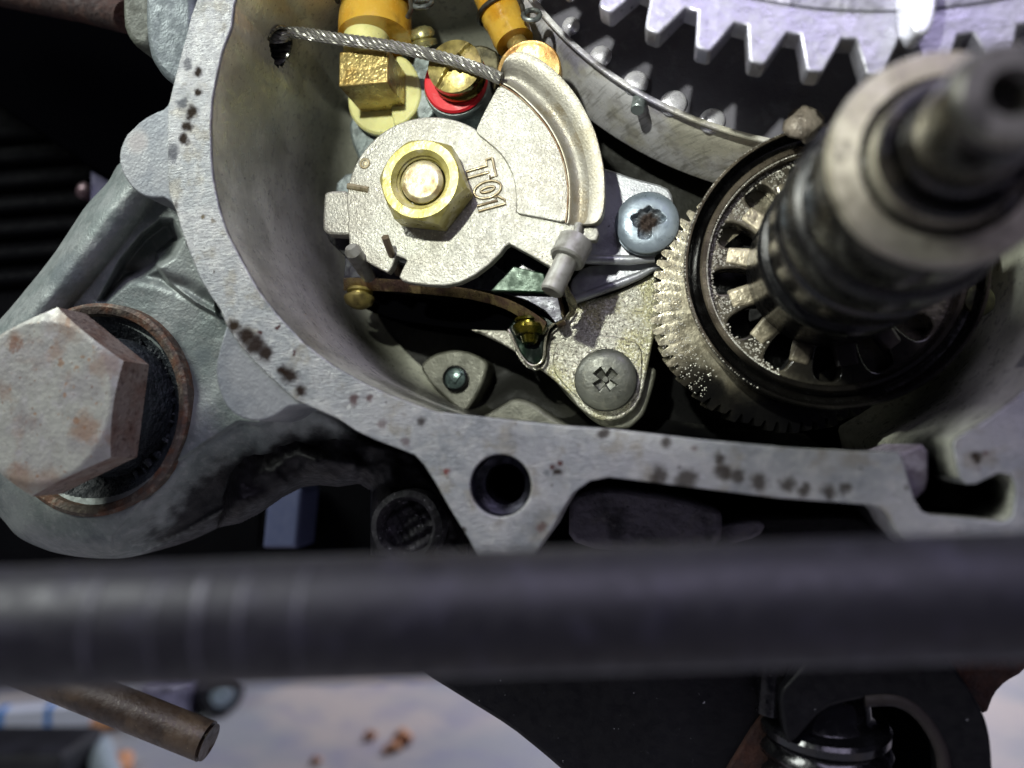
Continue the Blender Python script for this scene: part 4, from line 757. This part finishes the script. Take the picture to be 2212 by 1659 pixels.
for k in range(NW):
    a = math.radians(157.6+k*360/NW); rc_ = DR*.655; c = (AX.x+rc_*math.cos(a), AX.y+rc_*math.sin(a)); hp_ = []
    for i in range(26):
        t_ = 2*math.pi*i/26; ex, ey = DR*.145*abs(math.cos(t_))**.75*(1 if math.cos(t_) > 0 else -1), DR*.090*abs(math.sin(t_))**.75*(1 if math.sin(t_) > 0 else -1); ey *= (1+ex/DR*1.2)
        hp_.append((c[0]+ex*math.cos(a)-ey*math.sin(a), c[1]+ex*math.sin(a)+ey*math.cos(a)))
    holes.append(hp_[::-1])
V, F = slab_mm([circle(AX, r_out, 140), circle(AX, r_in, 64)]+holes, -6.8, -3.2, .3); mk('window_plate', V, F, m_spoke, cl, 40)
V, F = lathe(AX, [(DR*.38, -15), (DR*.9, -15)], 64); mk('drum_back', V, F, m_blkm, cl)
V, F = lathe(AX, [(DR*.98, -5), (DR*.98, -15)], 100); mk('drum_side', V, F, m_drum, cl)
m_fin = mat('tan_shaded_fin', lin('#b5ab92'), .35, .4, blobs=[(U(1660, 620, -3), 4.5, lin('#3a342a'), .8), (U(1700, 680, -3), 6, lin('#141210'), .95), (U(1790, 720, -3), 7, lin('#141214'), .93), (U(1850, 730, -3), 6, lin('#2a262c'), .9), (U(1900, 790, -3), 11, lin('#2a262c'), .9), (U(1750, 740, -3), 5, lin('#2a2622'), .8)], mott=[(.3, lin('#50483c'), .45, .65, .7)], grain=[(1.2, .2)], coat=.4)  # dark blobs put shade into the colour of the lower fins
for k in range(NW):      # fin behind each window, set back from its lower edge
    a = math.radians(157.6+(k+.5)*360/NW-2); c0 = Vector((math.cos(a), math.sin(a), 0)); tn = Vector((-math.sin(a), math.cos(a), 0))
    V = []; 
    for r, wd in ((DR*.49, 1.9), (DR*.70, 1.5)):
        for z in (-3.4, -2.75):
            for s in (-1, 1): V.append(tuple(AX+c0*r+tn*(s*wd*(1 if z < -3 else .8)*random.uniform(.8, 1.15))+Vector((0, 0, z+(0 if r < DR*.5 else -.3)))))
    F = [[0, 1, 3, 2], [4, 6, 7, 5], [0, 2, 6, 4], [1, 5, 7, 3], [2, 3, 7, 6]]
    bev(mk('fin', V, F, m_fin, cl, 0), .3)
# oil droplets beading on the drum face
Vd = []; Fd = []
def bead(p, r):
    global Vd, Fd
    n0 = len(Vd); p = Vector(p); Vd.append((p.x, p.y, p.z+r*.8))
    for j, (rr3, h) in enumerate(((.6, .62), (.95, .15))):
        for i in range(7): a = 2*math.pi*i/7; Vd.append((p.x+r*rr3*math.cos(a), p.y+r*rr3*math.sin(a), p.z+r*h))
    for i in range(7):
        Fd.append([n0, n0+1+i, n0+1+(i+1) % 7]); Fd.append([n0+1+i, n0+8+i, n0+8+(i+1) % 7, n0+1+(i+1) % 7])
for k in range(1500):
    a = math.radians(random.uniform(95, 245)); r = DR*random.choice([random.uniform(.74, .82), random.uniform(.70, .8), random.uniform(.5, .75)])
    kk_ = ((math.degrees(a)-157.6)/(360/NW)) % 1; kk_ = min(kk_, 1-kk_)
    if DR*.48 < r < DR*.78 and kk_ < .33: continue
    bead((AX.x+r*math.cos(a), AX.y+r*math.sin(a), -3.2), random.uniform(.07, .19))
for k in range(260):
    a = math.radians(95+150*k/260+random.uniform(-.3, .3)); bead((AX.x+DR*.835*math.cos(a), AX.y+DR*.835*math.sin(a), -1.4), random.uniform(.10, .2))
for k in range(120):
    a = math.radians(100+140*k/120+random.uniform(-.5, .5)); bead((AX.x+DR*.99*math.cos(a), AX.y+DR*.99*math.sin(a), -.1), random.uniform(.08, .16))
m_oilbead = mat('oil_bead', lin('#c6c2b6'), .08, .3, coat=1)
o = mk('oil_droplets', Vd, Fd, m_oilbead, cl, 80); o['kind'] = 'stuff'
# serrated helical gear behind the drum
SG_ = U(1698, 645, -7); SX = Vector((SG_.x, SG_.y, 0))
sg = thing('serrated_gear', "oily fine-toothed helical gear showing left of the clutch drum", 'gear', SX+Vector((0, 0, -8)))
SR = (U(1404, 630, -7)-Vector((SX.x, SX.y, -7))).length; nS = 68
m_sg = mat('oily_shaded_gear', lin('#8f8977'), .3, .5, blobs=[(U(1500, 830, -7), 5, lin('#100e0b'), .93), (U(1560, 900, -7), 7, lin('#070708'), .95), (U(1660, 930, -7), 9, lin('#070708'), .97), (U(1800, 900, -7), 14, lin('#070708'), .97), (U(1530, 840, -7), 3, lin('#0c0c0c'), .8)], mott=[(.3, lin('#6a6250'), .42, .62, .7)], grain=[(1.6, .06)], coat=.5)  # black blobs paint the lower teeth out of the light
V = []; F = []; lay = 6; ppt = 6; n = nS*ppt; chip = [random.choice([0, .1, .2, .45, .0]) for _ in range(nS)]
for l in range(lay+1):
    z = -7.0-3.2*l/lay; tw = math.radians(3.5)*l/lay
    for k in range(nS):
        for j, (f, r) in enumerate(((.0, SR-1.6), (.16, SR-1.55), (.34, SR-.15-chip[k]), (.42, SR-chip[k]), (.70, SR-chip[k]*1.3), (.78, SR-.15-chip[k]))):
            a = 2*math.pi*(k+f)/nS-tw; jj = 1+.0015*math.sin(k*1.7+j); V.append((SX.x+r*jj*math.cos(a), SX.y+r*jj*math.sin(a), z))
for l in range(lay):
    for i in range(n): F.append([l*n+i, l*n+(i+1) % n, (l+1)*n+(i+1) % n, (l+1)*n+i])
base = len(V)
for i in range(n):
    a = 2*math.pi*(i/n); V.append((SX.x+(SR-1.75)*math.cos(a), SX.y+(SR-1.75)*math.sin(a), -6.95))
for i in range(n): F.append([i, base+i, base+(i+1) % n, (i+1) % n])
b1_ = base; base = len(V)
for i in range(n):
    a = 2*math.pi*(i/n); V.append((SX.x+SR*.6*math.cos(a), SX.y+SR*.6*math.sin(a), -6.9))
for i in range(n): F.append([b1_+i, base+i, base+(i+1) % n, b1_+(i+1) % n])
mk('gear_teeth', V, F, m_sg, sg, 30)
V, F = lathe(SX, [(SR-1.9, -10.1), (SR*.3, -10.4)], 100); mk('gear_back', V, F, m_blkm, sg)
Vd = []; Fd = []
for k in range(450):
    a = math.radians(random.uniform(140, 230)); r = random.uniform(SR*.75, SR-.6); bead((SX.x+r*math.cos(a), SX.y+r*math.sin(a), -6.9), random.uniform(.05, .16))
o = mk('oil_droplets', Vd, Fd, m_oilbead, sg, 80); o['kind'] = 'stuff'
sf = thing('drive_shaft', "stepped dark steel drive shaft pointing out at the viewer, upper right", 'shaft', AX)
m_shaft = mat('shaft_steel', lin('#2e2c2b'), .26, .75, coat=.4, mott=[(.1, lin('#17171a'), .42, .62, .7), (.3, lin('#5a5448'), .52, .68, .7)], grain=[(1, .05), (.3, .15)], rvar=.12)
m_sface = mat('lit_shaft_face', lin('#a8a292'), .4, .45, coat=.3, mott=[(.08, lin('#6a6252'), .45, .6, .7), (.5, lin('#4a453c'), .55, .68, .7)], grain=[(1, .08)], rvar=.12)  # paler copy of the shaft steel, lit tone painted on front faces
m_shaft2 = mat('shaft_dark', lin('#141416'), .3, .5, coat=.3, mott=[(.12, lin('#2e2c2a'), .45, .65, .6)], rvar=.1)
V, F = lathe(AX, [(11.7, -3.3), (11.75, 8), (11.9, 8.6), (11.9, 10), (11.5, 10.6), (10.7, 10.9), (10.5, 14), (10.5, 14.5)], 96); mk('hub', V, F, m_shaft2, sf)
V, F = lathe(AX, [(10.5, 14), (11.2, 15), (11.5, 16), (11.5, 22), (11.0, 22.6), (11.0, 24), (11.4, 24.4), (11.4, 29), (10.9, 30), (10.2, 30.3)], 110); mk('collar', V, F, m_shaft2, sf)
V, F = lathe(AX, [(10.2, 30.3), (10.15, 40.6), (9.7, 41.4), (7.5, 41.6), (7.2, 41.3), (7.1, 40.7), (6.6, 40.6), (6.5, 43.2), (6.2, 43.8), (5.5, 43.9), (5.4, 42.6), (5.0, 42.6), (4.8, 45), (4.5, 45.5)], 110); fm = [1 if f[0]//110 in (1, 2, 6) else 0 for f in F]; mk('stepped_boss', V, F, None, sf, mats=[m_shaft, m_sface], fm=fm)
V, F = lathe(AX, [(4.5, 45.5), (4.4, 52.6), (4.1, 53.4), (3.55, 54), (1.9, 54), (1.4, 53.5), (.8, 52.4), (.4, 52.0), (0, 51.9)], 80); fm = [1 if f[0]//80 in (2, 3) else 0 for f in F]; mk('shaft_end', V, F, None, sf, mats=[mat('tip_steel', lin('#4e4a40'), .24, .7, coat=.4, mott=[(.12, lin('#1c1b1c'), .42, .6, .8)], rvar=.1), mat('lit_end_face', lin('#77756c'), .35, .5, mott=[(.3, lin('#45443e'), .45, .62, .8)])], fm=fm)  # end face gets its lit tone from a paler steel colour
V, F = lump(U(1735, 268, 4), 1.9, 5, (1.2, 1.2, .7)); tag(mk('oil_blob', V, F, mat('greasy_lump', lin('#8e8478'), .4, .2, mott=[(.5, lin('#4e463e'), .45, .65, .8)], grain=[(1.5, .2)]), smooth=80), "pale greasy lump on the upper rim of the clutch drum", 'grease')
V, F = lathe(U(2110, 650, -3), [(0, 1), (2.2, .8), (2.4, 0), (2.4, -6)], 20, (.2, 0, 1)); tag(mk('brass_bit', V, F, mat('dark_fitting', lin('#4c4a34'), .4, .6, mott=[(.4, lin('#15150f'), .4, .6, .9)])), "small greenish brass fitting in the dark right of the clutch drum", 'fitting')
# ------------------------------------------------------------------ lower castings under the gasket face
lc = thing('lower_casting', "oil-black lower crankcase web behind the gasket face", 'casting', U(900, 1050, -2))
xs = np.linspace(430, 1010, 150); ys = np.linspace(850, 1200, 90); X, Y = np.meshgrid(xs, ys)
Pm = [(470, 900), (560, 880), (640, 850), (760, 900), (900, 960), (1010, 1100), (1010, 1210), (800, 1210), (800, 1060), (775, 1045), (730, 1052), (690, 1048), (655, 1052), (610, 1075), (560, 1110), (520, 1130), (470, 1140)]
sd = sdpoly(X, Y, Pm); Z = 3.5-9*(1-np.sqrt(np.clip(1-(1-np.clip(sd/46, 0, 1))**2, 0, 1)))+vnoise(X, Y, 40, 11)*2.5+vnoise(X, Y, 11, 12)*.4+1.4*np.exp(-(sdseg(X, Y, [(560, 1030), (640, 985), (760, 1000)])/16)**2)
gy_, gx_ = np.gradient(sd, ys, xs); Xs = np.where(sd < 0, X-sd*gx_, X); Ys = np.where(sd < 0, Y-sd*gy_, Y); V = Un(Xs, Ys, Z).reshape(-1, 3); ny, nx = X.shape; kp_ = (sd > -4).ravel()
F = [[j*nx+i, (j+1)*nx+i, (j+1)*nx+i+1, j*nx+i+1] for j in range(ny-1) for i in range(nx-1) if kp_[j*nx+i] and kp_[(j+1)*nx+i+1] and kp_[j*nx+i+1] and kp_[(j+1)*nx+i]]
mk('web', V.tolist(), F, m_oil, lc, 60)
V, F = slab([[(880, 960), (1200, 960), (1260, 1040), (1330, 1030), (2000, 1085), (2100, 1240), (1600, 1215), (1200, 1240), (860, 1240), (800, 1100)]], -30, -10, 2, 1); mk('sump', V, F, m_dark2, lc)
m_dirty = mat('dirty_lavender_casting', lin('#66626c'), .65, .2, mott=[(.15, lin('#1c1a1e'), .42, .62, .9), (.6, lin('#6a6668'), .52, .68, .7)], grain=[(1, .3)], spots=[(1.1, .66, lin('#0c0c0e'), .9)])
V, F = slab([[(1228, 1080), (1250, 1062), (1300, 1052), (1380, 1060), (1470, 1075), (1545, 1098), (1562, 1110), (1558, 1190), (1228, 1190)]], -8, 3, .8, 2); mk('side_pad', V, F, m_dirty, lc)
V, F = slab([[(1560, 1110), (1700, 1112), (1840, 1108), (1900, 1130), (1920, 1190), (1560, 1200)]], -8, -1, .8, 1); mk('side_web', V, F, m_oil, lc)
V, F = slab([[(1500, 1140), (1640, 1120), (1655, 1135), (1640, 1160), (1560, 1180), (1500, 1200)]], -4, 1.5, .5, 1); mk('side_lug', V, F, m_dirty, lc)
m_dirty2 = mat('grimy_bolt', lin('#2e2c30'), .7, .2, mott=[(.3, lin('#0e0e10'), .42, .62, .9), (1.2, lin('#8a888c'), .6, .7, .6)], grain=[(1.2, .3)])
so = thing('socket_bolt', "dirty recessed socket bolt in the black casting below the gasket face", 'bolt', U(880, 1140, 0))
cK = U(878, 1139, 7); V, F = lathe(cK, [(RAD(878, 1139, 74, 1), -3), (RAD(878, 1139, 72, 1), 0), (RAD(878, 1139, 60, 1), .4), (RAD(878, 1139, 52, 1), -.4), (RAD(878, 1139, 50, 1), -4)], 56, wob=.012); mk('socket_rim', V, F, m_dirty2, so)
V, F = disc_hf(cK-Vector((0, 0, 2.4)), RAD(878, 1139, 50, 1), lambda x, y, r: .35*math.sin(1.3*x+.7*y+1)+.25*math.sin(2.9*y-1.7*x)+.12*math.sin(4.7*x+3.1*y), 1, 20, 40); mk('bolt_face', V, F, m_dirty2, so)
# ------------------------------------------------------------------ kick lever tube in the foreground
m_tube = mat('worn_black_tube', lin('#232228'), .52, .2, mott=[(.05, lin('#2c2b31'), .4, .65, .8), (.3, lin('#3c3a48'), .52, .7, .5)], rvar=.1,
    blobs=[])
N = m_tube.node_tree
A0, A1 = U(-300, 1366, 62.3), U(2500, 1275, 47)
tb = thing('foreground_tube', "blurred matt black tube crossing the whole picture in front of the engine", 'tube', A0.lerp(A1, .5))
Lt = (A1-A0).length; pts = [A0.lerp(A1, i/60) for i in range(61)]
V, F = tube(pts, 4.72, 64); mk('tube_wall', V, F, m_tube, tb, 60)
m_scuff = mat('scuffed_band', lin('#47454f'), .5, .2, mott=[(.4, lin('#2b2a33'), .42, .6, .9)])
axt = (A1-A0).normalized()
for x, wd in ((252, .6), (378, .3), (462, .6), (548, .35), (665, .3)):
    c = U(x, 1300, 60); s = (c-A0).dot(axt); c = A0+axt*s; axx = (axt+Vector((0, .0, .12))).normalized()
    V = []; F = []; u = axx.orthogonal().normalized(); u = (Vector((0, 0, 1))-axx*axx.z).normalized(); v = axx.cross(u)
    for i in range(25):
        a = math.radians(-70+100*i/24+(x % 30)); k = math.sin(math.pi*i/24)**.5
        for dz in (-wd*k, wd*k): V.append(tuple(c+axx*dz+(u*math.cos(a)+v*math.sin(a))*4.76))
    F = [[2*i, 2*i+1, 2*i+3, 2*i+2] for i in range(24)]; mk('scuff_mark', V, F, m_scuff, tb)
# ------------------------------------------------------------------ brown drain hose
dh = thing('drain_hose', "short brown drain hose stub ending below the foreground tube", 'hose', U(300, 1550, -5))
m_dh = mat('brown_hose', lin('#3c3128'), .45, .1, mott=[(.12, lin('#5a4c3c'), .45, .62, .7), (.3, lin('#221c18'), .5, .7, .6)], grain=[(.8, .15)], spots=[(1.0, .70, lin('#8a7c64'), .7)])
a, b = U(40, 1438, -2), U(452, 1604, -5); r = RAD(450, 1600, 38, -5)
V, F = tube([a, a.lerp(b, .5), a.lerp(b, .985), b, b+(a-b).normalized()*.6, b+(a-b).normalized()*6], [r, r, r, r*.93, r*.72, r*.7], 40); mk('hose_wall', V, F, m_dh, dh)
# ------------------------------------------------------------------ black frame lugs, boot, rust gusset lower right
m_fr = mat('dusty_black_paint', lin('#0c0c0f'), .5, .0, spec=.25, mott=[(.08, lin('#141418'), .45, .65, .6)], grain=[(1, .08)], spots=[(1.3, .73, lin('#a8a8ac'), .7), (.5, .72, lin('#4a4a50'), .6)])
V, F = slab([[(860, 1405), (915, 1457), (1000, 1510), (1100, 1572), (1172, 1630), (1235, 1685), (1330, 1760), (1700, 1780), (1720, 1380), (1000, 1340)]], -14, -8, .8, 1)
tag(mk('frame_plate', V, F, m_fr), "large black frame plate with dust specks below the tube", 'frame plate')
V, F = slab([[(1760, 1380), (1747, 1424), (1715, 1460), (1682, 1497), (1690, 1560), (1700, 1610), (1720, 1600), (1780, 1530), (1873, 1508), (1930, 1506), (1980, 1530), (2020, 1578), (2043, 1640), (2048, 1760), (2150, 1780), (2143, 1606), (2130, 1550), (2100, 1495), (2045, 1419), (2010, 1380)]], -6, 0, .5, 2)
fl = thing('frame_lug', "rounded black frame lug arching over the rubber boot at the lower right", 'frame lug', U(1950, 1480, -2)); mk('lug_plate', V, F, m_fr, fl)
V, F = tube([U(x, y, -.4) for x, y in spline([(1868, 1513), (1930, 1511), (1978, 1535), (2015, 1581), (2038, 1640), (2042, 1760)], 8)], [.9]*41, 12); mk('rusty_edge', V, F, mat('dull_brown_edge', lin('#1f1817'), .7), fl)
V, F = slab([[(2020, 1370), (2300, 1350), (2212, 1454), (2175, 1474), (2150, 1500), (2132, 1548), (2105, 1520), (2045, 1425)]], -14, -8, .6, 1); tag(mk('rusty_gusset', V, F, m_rust), "rust brown gusset behind the black frame lug at the right edge", 'gusset')
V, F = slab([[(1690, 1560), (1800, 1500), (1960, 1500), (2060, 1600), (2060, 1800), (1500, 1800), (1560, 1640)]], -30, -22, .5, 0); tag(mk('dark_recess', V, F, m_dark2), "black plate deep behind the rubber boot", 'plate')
V, F = slab([[(1640, 1550), (1665, 1540), (1665, 1800), (1500, 1800), (1560, 1680)]], -12, -7, .4, 1); tag(mk('rusty_flank', V, F, m_rust), "dull rusty flank left of the rubber boot", 'bracket')
b0 = thing('rubber_boot', "shiny black ribbed rubber boot standing under the frame lug", 'boot', U(1778, 1600, -3))
m_boot = mat('shiny_rubber', lin('#0b0b0d'), .18, 0, mott=[(.2, lin('#1a1a1e'), .5, .7, .7)], coat=.5, grain=[(.5, .1)])
cb = U(1778, 1500, -8); k = RAD(1778, 1500, 1, -8)
V, F = lathe(cb, [(0, 2), (80*k, 2), (98*k, 0), (100*k, -30*k), (110*k, -44*k), (136*k, -52*k), (142*k, -60*k), (142*k, -76*k), (134*k, -84*k), (132*k, -92*k), (140*k, -100*k), (146*k, -112*k), (142*k, -126*k), (130*k, -136*k), (130*k, -146*k), (142*k, -156*k), (146*k, -170*k), (140*k, -260*k)], 72, (0, 1, .12)); mk('boot_wall', V, F, m_boot, b0)
V, F = tube([U(1672, 1400, -4), U(1668, 1470, -4), U(1660, 1540, -4)], [2.1, 2.1, 1.9], 20); tag(mk('black_rod', V, F, m_boot), "slim black rod dropping from the tube beside the rubber boot", 'rod')
